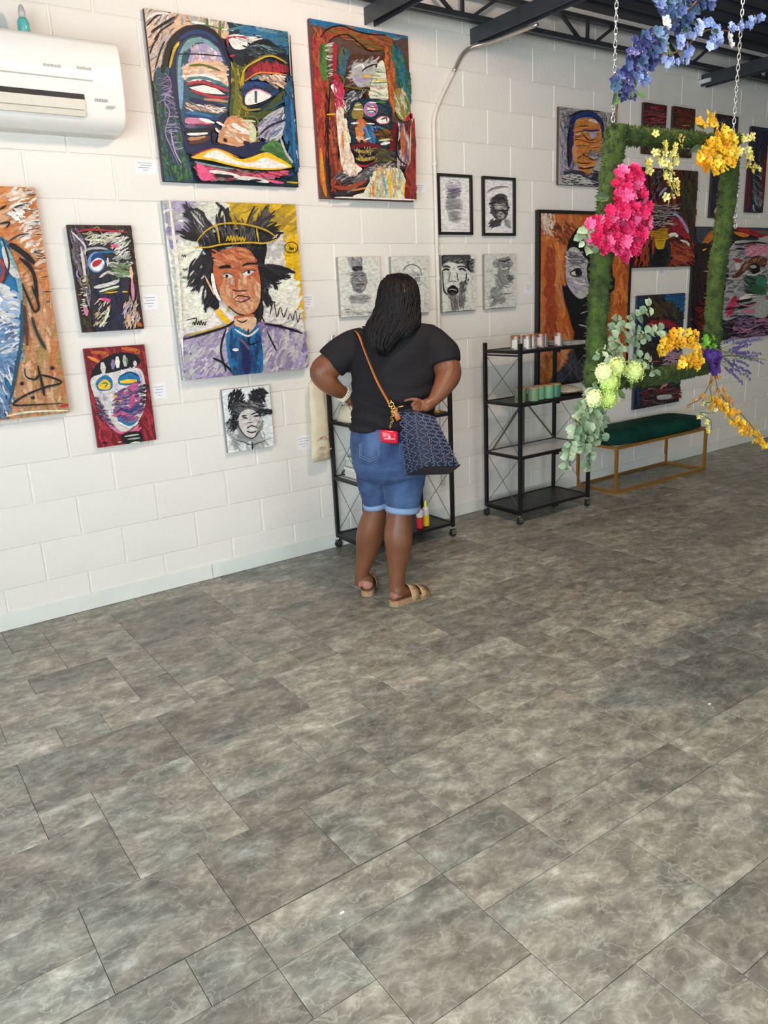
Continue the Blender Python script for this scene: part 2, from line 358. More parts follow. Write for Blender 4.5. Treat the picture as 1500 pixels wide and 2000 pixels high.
MB().hexa([(-.12, -.208, 2.385), (.455, -.208, 2.385), (.455, -.200, 2.385), (-.12, -.200, 2.385), (-.12, -.2145, 2.425), (.455, -.2145, 2.425), (.455, -.206, 2.425), (-.12, -.206, 2.425)]).build('louver', mat('cream_louver', rgb(222, 214, 196), .35), ac, bevel=.0015)
MB().hexa([(-.12, -.203, 2.358), (.455, -.203, 2.358), (.455, -.190, 2.358), (-.12, -.190, 2.358), (-.12, -.210, 2.380), (.455, -.210, 2.380), (.455, -.20, 2.380), (-.12, -.20, 2.380)]).build('louver', mat('cream_louver', rgb(222, 214, 196), .35), ac, bevel=.0015)
for x0, x1, z in ((.30, .375, 2.548), (.44, .505, 2.552), (.50, .56, 2.43), (.55, .585, 2.405)):
    b_ = MB()
    n_ = 5
    for k in range(n_):
        xa = x0+(x1-x0)*k/n_; b_.box(xa, xa+(x1-x0)/n_*.7, -.2125, -.2085, z-.005, z+.004 if k % 2 else z+.006)
    b_.build('printed_mark', GRYP, ac)
t = empty('room_spray', (.27, -.10, 2.689), 'small teal bottle with a clear cap on top of the air conditioner', 'bottle')
MB().lathe((.27, -.10, 2.6895), [(.022, 0), (.025, .004), (.025, .045), (.017, .06)], 16).build('body', mat('teal_plastic', rgb(96, 186, 178), .3), t, smooth=True)
MB().lathe((.27, -.10, 2.6895), [(.015, .0605), (.016, .085), (.010, .105), (.003, .112)], 14).build('cap', mat('pale_grey_cap', rgb(190, 190, 184), .3), t, smooth=True)
# ================================================================== WALL LABEL CARDS
CARD = mat('white_card', rgb(240, 238, 240), .55); INK = mat('grey_ink', rgb(105, 105, 115), .7)
for x0, z1, x1, z0, lab in ((.716, 2.227, .819, 2.166, 'white label card left of the large blue-green face painting'), (.664, 1.591, .748, 1.512, 'white label card right of the dark collage painting'),
    (.661, 1.138, .734, 1.057, 'white label card right of the small red face painting'), (1.607, 1.557, 1.672, 1.483, 'white label card right of the crowned man portrait'),
    (1.489, .745, 1.584, .656, 'white label card beside the hanging cream tote'), (2.442, 2.185, 2.525, 2.129, 'white label card right of the tall red and green painting'),
    (3.39, 1.569, 3.465, 1.50, 'white label card left of the framed half-black face'), (4.89, 1.63, 4.985, 1.587, 'small white label card under the dark red painting'),
    (5.915, .74, 6.0, .657, 'left of two small label cards behind the lavender'), (6.075, .727, 6.158, .648, 'right of two small label cards behind the lavender')):
    t = empty('label_card', ((x0+x1)/2, -.0045, z0), lab, 'label card')
    MB().box(x0, x1, -.0062, -.0048, z0, z1).build('card', CARD, t)
    tx = MB(); h = z1-z0
    for k, (f0, f1) in enumerate(((.12, .82), (.25, .78), (.12, .7), (.35, .6))):
        z = z1-h*(.22+.18*k); xa, xb = x0+(x1-x0)*f0, x0+(x1-x0)*f1; q = xa
        while q < xb:
            l = R_.uniform(.004, .012); tx.box(q, min(q+l, xb), -.0066, -.0062, z-.0012, z+.0012); q += l+.0018
    tag(tx.build('printed_lines', INK, t), kind='stuff')
# ================================================================== ROLLING SHELVES
GREYW = mat('grey_wire', rgb(120, 118, 112), .4, .7)
SMOKE = mat('matte_black_tray', rgb(34, 33, 33), .45, nz=.2, nscale=60)
RUB = mat('caster_rubber', rgb(26, 26, 26), .7)
def shelf(x0, y0, label):
    """x0,y0 = front-left post centre; 0.67 wide, 0.33 deep, 1.19 high"""
    W, D, H = .672, .328, 1.196; p = .011
    t = empty('rolling_shelf', (x0+W/2, y0+D/2, 0), label, 'shelf', 'folding rolling shelves by the wall')
    for (x, y) in ((x0, y0), (x0+W, y0), (x0, y0+D), (x0+W, y0+D)):
        MB().box(x-p, x+p, y-p, y+p, .068, H).build('post', BLACK, t, bevel=.002)
        c = MB().lathe((x, y, .048), [(.006, .0), (.006, .022)], 10).build('caster', CHROME, t)
        MB().box(x-.016, x+.016, y-.012, y-.009, .018, .056).box(x-.016, x+.016, y+.009, y+.012, .018, .056).box(x-.016, x+.016, y-.012, y+.012, .05, .054).build('fork', CHROME, c)
        MB().tube([(x, y-.008, .024), (x, y+.008, .024)], .024, 18).build('wheel', RUB, c, smooth=False)
    for k, z in enumerate((.098, .465, .812, 1.150)):
        fr = MB(); th = .020
        fr.box(x0+p, x0+W-p, y0-.009, y0+.009, z-th, z).box(x0+p, x0+W-p, y0+D-.009, y0+D+.009, z-th, z)
        fr.box(x0-.009, x0+.009, y0+p, y0+D-p, z-th, z).box(x0+W-.009, x0+W+.009, y0+p, y0+D-p, z-th, z)
        fr.build('shelf_rim', BLACK, t, bevel=.0015)
        pm = SMOKE if k != 1 else mat('pale_shelf_board', rgb(205, 208, 208), .35)
        for a, b in ((x0+.010, x0+W/2-.002), (x0+W/2+.002, x0+W-.010)):
            MB().box(a, b, y0+.010, y0+D-.010, z-.012, z-.004).build('shelf_board', pm, t)
        MB().box(x0+W/2-.022, x0+W/2+.022, y0-.013, y0+.013, z-.032, z-.004).build('hinge_block', BLACK, t, bevel=.002)
    for zz in (.06+.03, 1.118):
        MB().bar((x0, y0+p, zz-.022 if zz < .5 else zz), (x0, y0+D-p, zz-.022 if zz < .5 else zz), .010).build('end_rail', BLACK, t)
    for x in (x0, x0+W):
        for za, zb in ((.11, .445), (.475, .79), (.825, 1.11)):
            b_ = MB()
            for s in (0, 1):
                b_.bar((x, y0+.012, za if s else zb), (x, y0+D-.012, zb if s else za), .0028)
            b_.build('cross_wire', GREYW, t)
    xm = x0+W/2; yb = y0+D-.02
    MB().bar((xm, yb, .10), (xm, yb, .80), .024, .006).build('centre_bar', GREYW, t)
    for s in (-1, 1):
        MB().bar((xm+s*.012, yb-.01, .765), (xm+s*.30, yb-.01, .475), .016, .005).build('folding_arm', GREYW, t)
    MB().tube([(xm, yb-.02, .765), (xm, yb, .765)], .016, 12).build('hinge_pin', CHROME, t)
    return t
S1X, S1Y = 1.722, -.352
S2X, S2Y = 2.886, -.467
shelf(S1X, S1Y, 'black folding rolling shelf in front of the standing woman')
shelf(S2X, S2Y, 'black folding rolling shelf with candle jars, right of the woman')
# ---- shelf 2 contents
TOP, MID, LOW, BOT = 1.150, .812, .465, .098
GLASS = mat('jar_glass', rgb(225, 222, 215), .06, trans=.85)
COPPER = mat('copper_lid', rgb(178, 118, 92), .35, .55)
WAX = mat('cream_wax', rgb(214, 204, 186), .6)
def jar(name, x, y, z, r, h, body, lid, lab, group, labelmat=None, wood=False):
    t = empty(name, (x, y, z), lab, 'jar' if not wood else 'tin', group)
    if wood:
        MB().lathe((x, y, z), [(r*.97, .0005), (r, .004), (r, h-.003), (r*.98, h)], 22).build('tin_body', body, t, smooth=False)
        MB().lathe((x, y, z+h), [(r*1.02, 0), (r*1.02, .007), (r*.96, .009)], 22).build('lid', lid, t)
    else:
        MB().lathe((x, y, z), [(r*.95, .0005), (r, .005), (r, h), (r*.93, h), (r*.93, .008), (.001, .008)], 20).build('glass_body', body, t, smooth=False)
        MB().lathe((x, y, z), [(r*.90, .0085), (r*.90, h*.62)], 18).build('wax', WAX, t)
        MB().lathe((x, y, z+h), [(r*1.03, .0003), (r*1.03, .011), (r*.98, .013)], 20).build('lid', lid, t)
        if labelmat:
            b_ = MB(); n = 6
            d = Vector((CAM.x-x, CAM.y-y, 0)).normalized(); a0 = math.atan2(d.y, d.x)-.25
            ring = [[(x+(r+.0008)*math.cos(a0-.55+1.1*k/n), y+(r+.0008)*math.sin(a0-.55+1.1*k/n), z+zz) for k in range(n+1)] for zz in (h*.2, h*.86)]
            b_.loft(ring, close=False, cap=False).build('paper_label', labelmat, t)
    return t
LP, LW = mat('pink_label', rgb(222, 196, 190), .6), mat('white_label', rgb(225, 222, 212), .6)
for k, (x, y, lm, lab) in enumerate(((2.925, -.385, LW, 'first from the left'), (2.985, -.325, LW, 'second from the left'), (3.010, -.405, LW, 'third from the left'), (3.075, -.385, LW, 'fourth from the left'), (3.155, -.38, LP, 'fifth from the left, pink label'), (3.29, -.415, LP, 'at the right end, bright pink label'))):
    jar('candle_jar', x, y, TOP, .031, .078, GLASS, COPPER, 'glass candle jar with copper lid, '+lab+' on shelf top', 'candle jars on the right shelf top', lm)
for x, y, h in ((3.225, -.345, .05),):
    jar('candle_jar', x, y, TOP, .030, .076, GLASS, COPPER, 'glass candle jar with copper lid tucked between the two pink labelled jars', 'candle jars on the right shelf top')
PAPER = mat('silver_paper', rgb(176, 172, 168), .45, nz=.25, nscale=25)
t = empty('paper_stack', (3.45, -.33, TOP), 'low stack of glossy papers lying on the right end of the shelf top', 'paper')
for k in range(4):
    a = R_.uniform(-.15, .15); c, s = math.cos(a), math.sin(a); b_ = MB(); hx, hy = .085, .11
    P = [(3.45+c*u-s*v, -.33+s*u+c*v) for u, v in ((-hx, -hy), (hx, -hy), (hx, hy), (-hx, hy))]
    z = TOP+.0005+k*.006; b_.hexa([(q[0], q[1], z) for q in P]+[(q[0], q[1], z+.0055) for q in P]); b_.build('sheet', PAPER, t)
WOODL = mat('cork_lid', rgb(176, 142, 96), .6)
GR = [(118, 140, 108), (112, 134, 100), (118, 150, 112), (104, 160, 118), (110, 164, 124), (60, 118, 92)]
for k, (x, y) in enumerate(((2.945, -.405), (3.018, -.345), (3.055, -.42), (3.135, -.395), (3.210, -.405), (3.285, -.40))):
    jar('green_tin', x, y, MID, .036, .083, mat('green_tin_%d' % k, rgb(*GR[k]), .4), WOODL, ('pale olive', 'olive', 'sage', 'fresh green', 'mint green', 'dark green')[k]+' round tin with cork lid on the second shelf, number %s from the left' % ('one', 'two', 'three', 'four', 'five', 'six')[k], 'green tins on the second shelf', wood=True)
t = empty('linen_pouch', (3.45, -.33, MID), 'grey beige folded linen pouch lying beside the green tins', 'pouch')
LIN = mat('beige_linen', rgb(186, 176, 152), .85, nz=.2, nscale=40, bump=.5, bscale=120)
rg = []
for k in range(9):
    z = MID+.001+.055*k/8; q = math.sin(PI*(.12+.76*k/8)); ring = []
    for j in range(20):
        a = 2*PI*j/20; e = .72
        ring.append((3.445+.115*q*math.copysign(abs(math.cos(a))**e, math.cos(a)), -.335+.115*q*math.copysign(abs(math.sin(a))**e, math.sin(a)), z+.008*math.sin(3*a+k)*q*(k/8)))
    rg.append(ring)
MB().loft(rg).build('pouch_body', LIN, t, smooth=True)
MB().box(3.38, 3.50, -.462, -.455, MID+.018, MID+.023).build('zip', CHROME, t)
# ---- shelf 1 contents
tot = mat('cream_canvas', rgb(226, 214, 182), .9, nz=.12, nscale=12, bump=.4, bscale=90)
TOTR = mat('faded_red_print', rgb(196, 118, 112), .9, c2=rgb(226, 204, 176), nscale=70)
def tote(x, y, z0, z1, w_, label, rot):
    t = empty('tote_bag', (x, y, z0), label, 'tote bag', 'cream totes hanging on the left end of the shelf')
    c, s = math.cos(rot), math.sin(rot)
    def P(u, d, z): return (x+c*u-s*d, y+s*u+c*d, z)
    rings = []
    for k in range(12):
        f = k/11; z = z0+(z1-z0)*f; ww = w_/2*(1.0-.30*f); dd = .012+.016*math.sin(PI*min(1, 1-f)**1.2)
        rings.append([P(ww*math.copysign(abs(math.cos(a))**.6, math.cos(a))+.004*math.sin(5*a+k), dd*math.sin(a)+.004*math.sin(3*a*f+k), z) for a in [2*PI*j/24 for j in range(24)]])
    MB().loft(rings).build('bag_body', tot, t, smooth=True)
    b_ = MB()
    for k in range(9):
        u = R_.uniform(-w_*.38, w_*.30); z = z0+.02+R_.uniform(0, .13); b_.hexa([P(u, -.034, z), P(u+.03, -.034, z+.004), P(u+.03, -.031, z+.004), P(u, -.031, z), P(u, -.034, z+.008), P(u+.03, -.034, z+.012), P(u+.03, -.031, z+.012), P(u, -.031, z+.008)])
    tag(b_.build('red_print', TOTR, t), kind='stuff')
    MB().tube(catmull([P(-.03, 0, z1-.01), P(-.01, 0, z1+.05), (1.655, -.05, z1+.085), (1.698, -.035, z1+.095), (1.66, -.03, z1+.075), P(.03, .01, z1-.01)], 5), .005, 6).build('handle', tot, t, smooth=True)
tote(1.615, -.065, .585, 1.06, .135, 'cream cotton tote with faded red print hanging outside the left shelf post', .1)
t = empty('cloth_bag', (1.80, -.12, MID), 'folded cream cloth bag with red print on the second shelf of the left rack', 'cloth bag')
rg = [[(1.80+.07*math.copysign(abs(math.cos(a))**.5, math.cos(a))*(1-.12*k), -.14+.09*math.copysign(abs(math.sin(a))**.5, math.sin(a))*(1-.1*k), MID+.001+k*.028+.004*math.sin(4*a)*k) for a in [2*PI*j/20 for j in range(20)]] for k in range(4)]
MB().loft(rg).build('bag_body', tot, t, smooth=True)
BROWN = mat('amber_cap', rgb(196, 120, 76), .35); SKC = mat('pale_bottle', rgb(216, 200, 176), .3, nz=.1)
for x, y, h, lab, c1, c2 in ((1.755, -.05, .165, 'tall slim bottle with silver cap at the left end of the left rack', GLASS, mat('silver_cap', rgb(210, 208, 200), .3, .6)), (1.86, -.10, .15, 'short cream bottle with amber cap on the left rack', SKC, BROWN), (1.92, -.08, .19, 'taller cream bottle with gold and amber cap on the left rack', SKC, BROWN)):
    t = empty('slim_bottle', (x, y, TOP), lab, 'bottle', 'bottles on the left rack top')
    MB().lathe((x, y, TOP), [(.018, .0005), (.02, .004), (.02, h*.68), (.012, h*.76)], 14).build('bottle_body', c1, t, smooth=True)
    MB().lathe((x, y, TOP), [(.013, h*.765), (.014, h), (.012, h+.004)], 14).build('cap', c2, t)
t = empty('blue_board', (2.31, -.10, TOP), 'turquoise display board standing on the left rack behind her head', 'board')
TQ = mat('turquoise_card', rgb(38, 158, 190), .5)
MB().hexa([(2.235, -.13, TOP+.001), (2.36, -.13, TOP+.001), (2.36, -.122, TOP+.001), (2.235, -.122, TOP+.001), (2.24, -.10, TOP+.34), (2.335, -.10, TOP+.34), (2.335, -.092, TOP+.34), (2.24, -.092, TOP+.34)]).build('panel', TQ, t, bevel=.002)
MB().hexa([(2.28, -.122, TOP+.001), (2.31, -.03, TOP+.001), (2.314, -.03, TOP+.001), (2.284, -.122, TOP+.001), (2.28, -.094, TOP+.26), (2.29, -.08, TOP+.26), (2.294, -.08, TOP+.26), (2.284, -.094, TOP+.26)]).build('easel_back', TQ, t)
for k, (z, dx, w_, lab) in enumerate(((LOW+.001, 0, .13, 'lower white lace patterned box on the third shelf of the left rack'), (LOW+.064, .006, .12, 'upper white lace patterned box stacked on another on the left rack'))):
    t = empty('gift_box', (1.83+dx, -.19, z), lab, 'box', 'white patterned boxes on the left rack')
    x = 1.83+dx; WH = mat('white_lace_box', rgb(232, 228, 218), .6, c2=rgb(198, 192, 180), nscale=140)
    MB().box(x-w_/2, x+w_/2, -.30, -.08, z, z+.042).build('box_base', WH, t, bevel=.003)
    MB().box(x-w_/2-.002, x+w_/2+.002, -.302, -.078, z+.0425, z+.060).build('box_lid', mat('white_lid', rgb(236, 234, 226), .5), t, bevel=.003)
G2 = mat('gold_ring', rgb(196, 160, 84), .3, .8)
t = MB(); b_ = [(2.335+.03*math.cos(2*PI*k/20), -.30+.03*math.sin(2*PI*k/20), MID+.006) for k in range(21)]
tag(t.tube(b_, .005, 8).build('bangle', G2), 'gold bangle lying on the second shelf of the left rack', 'bangle')
for x, y, c, nm, lab in ((2.155, -.315, (196, 36, 44), 'red', 'small squeeze bottle, red below, at the bottom of the left rack'), (2.215, -.30, (226, 196, 24), 'yellow', 'small squeeze bottle, yellow below, at the bottom of the left rack')):
    t = empty('squeeze_bottle', (x, y, BOT), lab, 'bottle', 'squeeze bottles on the bottom shelf')
    MB().lathe((x, y, BOT), [(.020, .0005), (.023, .004), (.023, .075)], 16).build('liquid', mat('liquid_'+nm, rgb(*c), .35), t)
    MB().lathe((x, y, BOT), [(.023, .0755), (.023, .112), (.012, .128)], 16).build('clear_body', mat('milky_plastic', rgb(214, 210, 204), .3), t)
    MB().lathe((x, y, BOT), [(.009, .1285), (.008, .145), (.003, .168)], 12).build('nozzle', mat('nozzle_'+nm, rgb(min(255, c[0]+10), c[1]+60, 60), .4), t)
for x, y, h, c, lab in ((1.99, -.24, .17, (228, 224, 214), 'white jug seen between her legs on the bottom shelf'), (1.815, -.26, .13, (196, 206, 176), 'pale green and white jar at the left of the bottom shelf'), (1.865, -.17, .20, (150, 30, 52), 'dark red bottle with white top on the bottom shelf')):
    t = empty('supply_jar', (x, y, BOT), lab, 'jar')
    MB().lathe((x, y, BOT), [(.028, .0005), (.032, .005), (.032, h*.7), (.018, h*.82)], 18).build('jar_body', mat('jar_%d' % c[0], rgb(*c), .4), t, smooth=False)
    MB().lathe((x, y, BOT), [(.019, h*.825), (.019, h)], 14).build('cap', mat('white_lid', rgb(236, 234, 226), .5), t)
# ================================================================== BENCH
BRASS = mat('brushed_brass', rgb(176, 128, 58), .38, .55, nz=.12, nscale=30)
VEL = mat('green_velvet', rgb(12, 66, 54), .75, c2=rgb(8, 46, 42), nscale=9, spec=.15, bump=.25, bscale=150)
bx0, bx1, by0, by1 = 3.972, 5.105, -.385, -.012
bn = empty('bench', ((bx0+bx1)/2, (by0+by1)/2, 0), 'low bench with a green velvet cushion on an open brass frame', 'bench')
q = .011
for x, y in ((bx0, by0), (bx1, by0), (bx0, by1), (bx1, by1)): MB().box(x-q, x+q, y-q, y+q, .0, .362).build('leg', BRASS, bn, bevel=.0015)
for z in (.011, .351):
    for a, b in (((bx0+q, by0), (bx1-q, by0)), ((bx0+q, by1), (bx1-q, by1))): MB().box(a[0], b[0], a[1]-q, a[1]+q, z-q, z+q).build('rail', BRASS, bn, bevel=.0015)
    for x in (bx0, bx1): MB().box(x-q, x+q, by0+q, by1-q, z-q, z+q).build('rail', BRASS, bn, bevel=.0015)
def sell(cx, cy, hx, hy, z, e=.35, n=40):
    return [(cx+hx*math.copysign(abs(math.cos(a))**e, math.cos(a)), cy+hy*math.copysign(abs(math.sin(a))**e, math.sin(a)), z) for a in [2*PI*j/n for j in range(n)]]
cx, cy, hx, hy = (bx0+bx1)/2, (by0+by1)/2, (bx1-bx0)/2+.006, (by1-by0)/2+.003
cs = MB().loft([sell(cx, cy, hx*k, hy*k2, .3625+z) for k, k2, z in ((.985, .96, 0), (1, 1, .012), (1.0, 1.0, .05), (.985, .965, .075), (.94, .86, .093), (.82, .62, .104), (.5, .3, .108))]).build('cushion', VEL, bn, smooth=True)
MB().tube([(x, y, .376) for x, y, z in sell(cx, cy, hx+.001, hy+.001, 0, n=60)]+[(sell(cx, cy, hx+.001, hy+.001, 0, n=60)[0][0], sell(cx, cy, hx+.001, hy+.001, 0, n=60)[0][1], .376)], .003, 6).build('piping', VEL, bn, smooth=True)
# ================================================================== ARTWORKS (paint strokes are thin raised layers on each canvas)
PAL = {'1': (206,207,198), '2': (186,187,180)}; PAL.update(k=(24,24,28), K=(48,46,50), w=(232,226,216), W=(206,200,192), g=(120,120,120), G=(172,172,168), t=(40,78,92), T=(26,50,62), c=(70,120,130), C=(120,160,164), b=(30,62,112), B=(34,110,156), n=(24,34,66), N=(38,40,84),
  r=(176,40,58), R=(110,28,36), p=(226,84,130), P=(196,124,150), o=(214,128,50), O=(180,92,36), y=(236,186,30), Y=(196,160,28), s=(216,176,140), S=(186,134,96), e=(98,104,40), E=(66,76,34), v=(132,112,154), V=(168,152,190), d=(84,50,38), D=(58,34,32), m=(74,122,56), M=(52,92,60), l=(196,206,160), L=(220,226,196), h=(180,96,60), H=(152,66,40), u=(96,84,110), q=(140,124,60), z=(96,90,92), a=(62,116,96), i=(110,150,190), j=(156,60,60), x=(60,70,80), f=(200,140,96))
def paint_material():
    M = bpy.data.materials.new('paint_layers'); M.use_nodes = True; nt = M.node_tree; N = nt.nodes; L = nt.links; b = N['Principled BSDF']
    at = N.new('ShaderNodeAttribute'); at.attribute_name = 'paint'
    tc = N.new('ShaderNodeTexCoord'); mp = N.new('ShaderNodeMapping'); mp.inputs['Scale'].default_value = (1, 1, 2.2); L.new(tc.outputs['Object'], mp.inputs[0])
    t = N.new('ShaderNodeTexNoise'); t.inputs['Scale'].default_value = 38; t.inputs['Detail'].default_value = 6; t.inputs['Distortion'].default_value = .8; L.new(mp.outputs[0], t.inputs['Vector'])
    mr = N.new('ShaderNodeMapRange'); mr.inputs[1].default_value = .3; mr.inputs[2].default_value = .7; mr.inputs[3].default_value = .72; mr.inputs[4].default_value = 1.25; L.new(t.outputs[0], mr.inputs[0])
    hs = N.new('ShaderNodeHueSaturation'); L.new(mr.outputs[0], hs.inputs['Value']); L.new(at.outputs['Color'], hs.inputs['Color']); L.new(hs.outputs[0], b.inputs['Base Color'])
    b.inputs['Roughness'].default_value = .5; b.inputs['Specular IOR Level'].default_value = .3
    bp = N.new('ShaderNodeBump'); bp.inputs['Strength'].default_value = .3; bp.inputs['Distance'].default_value = .002; L.new(t.outputs[0], bp.inputs['Height']); L.new(bp.outputs[0], b.inputs['Normal'])
    return M
PAINT = paint_material()
def art(name, label, cat, corners, spec, org=(0, 0), sc=1.0, thick=.03, edge=(60, 50, 48), frame=None, gain=1.0, bg='w', group=None, mat_border=0, rnd=1):
    rr = random.Random(rnd)
    P = [on_wall(px, py, -thick-.004) for px, py in corners]      # TL TR BR BL
    x0 = (P[0].x+P[3].x)/2; x1 = (P[1].x+P[2].x)/2; z1 = (P[0].z+P[1].z)/2; z0 = (P[2].z+P[3].z)/2
    t = empty(name, ((x0+x1)/2, -.004, z0), label, cat, group)
    yb, yf = -.0125, -thick-.004
    fw = frame or 0
    MB().box(x0+fw*.6, x1-fw*.6, yf+(.012 if fw else 0), yb, z0+fw*.6, z1-fw*.6).build('canvas', mat('canvas_edge_%d_%d' % (edge[0], edge[1]), rgb(*edge), .7, nz=.15, nscale=30), t, bevel=.0015)
    if fw:
        FM = mat('black_frame', rgb(30, 29, 30), .35)
        for a in ((x0, x1, z1-fw, z1), (x0, x1, z0, z0+fw), (x0, x0+fw, z0+fw, z1-fw), (x1-fw, x1, z0+fw, z1-fw)):
            MB().box(a[0], a[1], yf-.004, yb, a[2], a[3]).build('frame_bar', FM, t, bevel=.001)
        yf += .012
    X0, X1, Z0, Z1 = x0+fw+.0008, x1-fw-.0008, z0+fw+.0008, z1-fw-.0008
    V, F, C = [], [], []; lay = [0]
    def col(c, jit=0):
        if c[0] == '#': q = tuple(int(c[1+2*k:3+2*k], 16) for k in range(3))
        else: q = PAL[c]
        k = (1+rr.uniform(-jit, jit))*gain; return tuple(min(.95, s2l(v_)*k) for v_ in q)+(1,)
    def W(u, v):
        p = on_wall(org[0]+u/sc, org[1]+v/sc, yf)
        return (min(X1, max(X0, p.x)), min(Z1, max(Z0, p.z)))
    def addf(pts, c):
        y = yf-.0002-lay[0]*.000022; n = len(V); V.extend((p[0], y, p[1]) for p in pts); F.append(tuple(range(n, n+len(pts)))); C.append(c)
    def strip(pts, wd, c, wob=.12, taper=True):
        pts = catmull(pts, 5) if len(pts) > 2 else [tuple(pts[0]), ((pts[0][0]+pts[1][0])/2, (pts[0][1]+pts[1][1])/2), tuple(pts[1])]
        k = len(pts); Lp, Rp = [], []
        for i, p in enumerate(pts):
            a, b = pts[max(0, i-1)], pts[min(k-1, i+1)]; dx, dy = b[0]-a[0], b[1]-a[1]; l = math.hypot(dx, dy) or 1
            f = i/(k-1); w_ = wd/2*(1+rr.uniform(-wob, wob))*((.45+.55*min(1, 5*f, 5*(1-f))) if taper else 1)
            Lp.append(W(p[0]-dy/l*w_, p[1]+dx/l*w_)); Rp.append(W(p[0]+dy/l*w_, p[1]-dx/l*w_))
        for i in range(k-1): addf([Lp[i], Lp[i+1], Rp[i+1], Rp[i]], c)
        lay[0] += 1
    # ground
    bgc = col(bg); nx, nz_ = 10, 12
    for i in range(nx):
        for j in range(nz_):
            k = 1+rr.uniform(-.04, .04)
            addf([(X0+(X1-X0)*(i+a)/nx, Z0+(Z1-Z0)*(j+b)/nz_) for a, b in ((0, 0), (1, 0), (1, 1), (0, 1))], tuple(min(1, q*k) for q in bgc[:3])+(1,))
    lay[0] += 1
    def inside(P_, x, y):
        r = False; j = len(P_)-1
        for i in range(len(P_)):
            if (P_[i][1] > y) != (P_[j][1] > y) and x < (P_[j][0]-P_[i][0])*(y-P_[i][1])/(P_[j][1]-P_[i][1])+P_[i][0]: r = not r
            j = i
        return r
    for ln in spec.strip().split('\n'):
        a = ln.split()
        if not a: continue
        if a[0] in 'pP':       # polygon / smooth polygon
            pts = [tuple(map(float, q.split(','))) for q in a[2:]]
            if a[0] == 'P': pts = catmull(pts, 5, True)
            w_ = [W(*q) for q in pts]; addf(w_, col(a[1])); lay[0] += 1
        elif a[0] == 's':      # stroke  colour width points
            strip([tuple(map(float, q.split(','))) for q in a[3:]], float(a[2]), col(a[1], .08))
        elif a[0] == 'h':      # scattered brush marks: colours n width length angle polygon
            pts = [tuple(map(float, q.split(','))) for q in a[6:]]; n, wd, ln_, ang = int(int(a[2])*1.5), float(a[3]), float(a[4]), math.radians(float(a[5]))
            bx = [min(q[0] for q in pts), max(q[0] for q in pts), min(q[1] for q in pts), max(q[1] for q in pts)]
            k = 0; tries = 0; cl = [col(c) for c in a[1]]; av = tuple(sum(c[q] for c in cl)/len(cl) for q in range(3))
            def hc_():
                c = rr.choice(cl); j_ = 1+rr.uniform(-.1, .1); return tuple((c[q]*.62+av[q]*.38)*j_ for q in range(3))+(1,)
            while k < n and tries < n*20:
                tries += 1; x, y = rr.uniform(bx[0], bx[1]), rr.uniform(bx[2], bx[3])
                if not inside(pts, x, y): continue
                an = ang+rr.uniform(-.35, .35); l = ln_*rr.uniform(.5, 1.2)/2; cx_, cy_ = math.cos(an), math.sin(an); bd = rr.uniform(-.15, .15)*ln_
                strip([(x-cx_*l, y-cy_*l), (x-cy_*bd, y+cx_*bd), (x+cx_*l, y+cy_*l)], wd*rr.uniform(.35, .95), hc_(), .25); k += 1
        elif a[0] == 't':      # scribbled handwriting: colour width x,y length height
            x, y = map(float, a[3].split(',')); L_, H_ = float(a[4]), float(a[5]); sl = float(a[6]) if len(a) > 6 else 0; n = max(3, int(L_/(H_*.45)))
            pts = []
            for k in range(n): xx = x+L_*k/n; pts += [(xx, y+sl*k/n+rr.uniform(-.1, .1)*H_), (xx+L_/n*.5, y+sl*k/n-H_*rr.uniform(.5, 1))]
            strip(pts, float(a[2]), col(a[1]), .1, False)
        elif a[0] == 'e':      # ellipse: colour cx,cy rx,ry
            (cx_, cy_), (rx_, ry_) = [tuple(map(float, q.split(','))) for q in a[2:4]]
            addf([W(cx_+rx_*math.cos(2*PI*k/20), cy_+ry_*math.sin(2*PI*k/20)) for k in range(20)], col(a[1])); lay[0] += 1
        elif a[0] == 'o':      # ring: colour width cx,cy rx,ry
            (cx_, cy_), (rx_, ry_) = [tuple(map(float, q.split(','))) for q in a[3:5]]
            strip([(cx_+rx_*math.cos(2*PI*k/12), cy_+ry_*math.sin(2*PI*k/12)) for k in range(13)], float(a[2]), col(a[1]), .1, False)
    wl2 = world_loc(t)
    me = bpy.data.meshes.new('paint'); me.from_pydata([(x-wl2.x, y-wl2.y, z-wl2.z) for x, y, z in V], [], F); me.update()
    at = me.color_attributes.new('paint', 'FLOAT_COLOR', 'CORNER'); i = 0; buf = []
    for f, c in zip(F, C): buf += list(c)*len(f)
    at.data.foreach_set('color', buf); me.materials.append(PAINT)
    o = bpy.data.objects.new('paint', me); COL.objects.link(o); o.parent = t
    return t
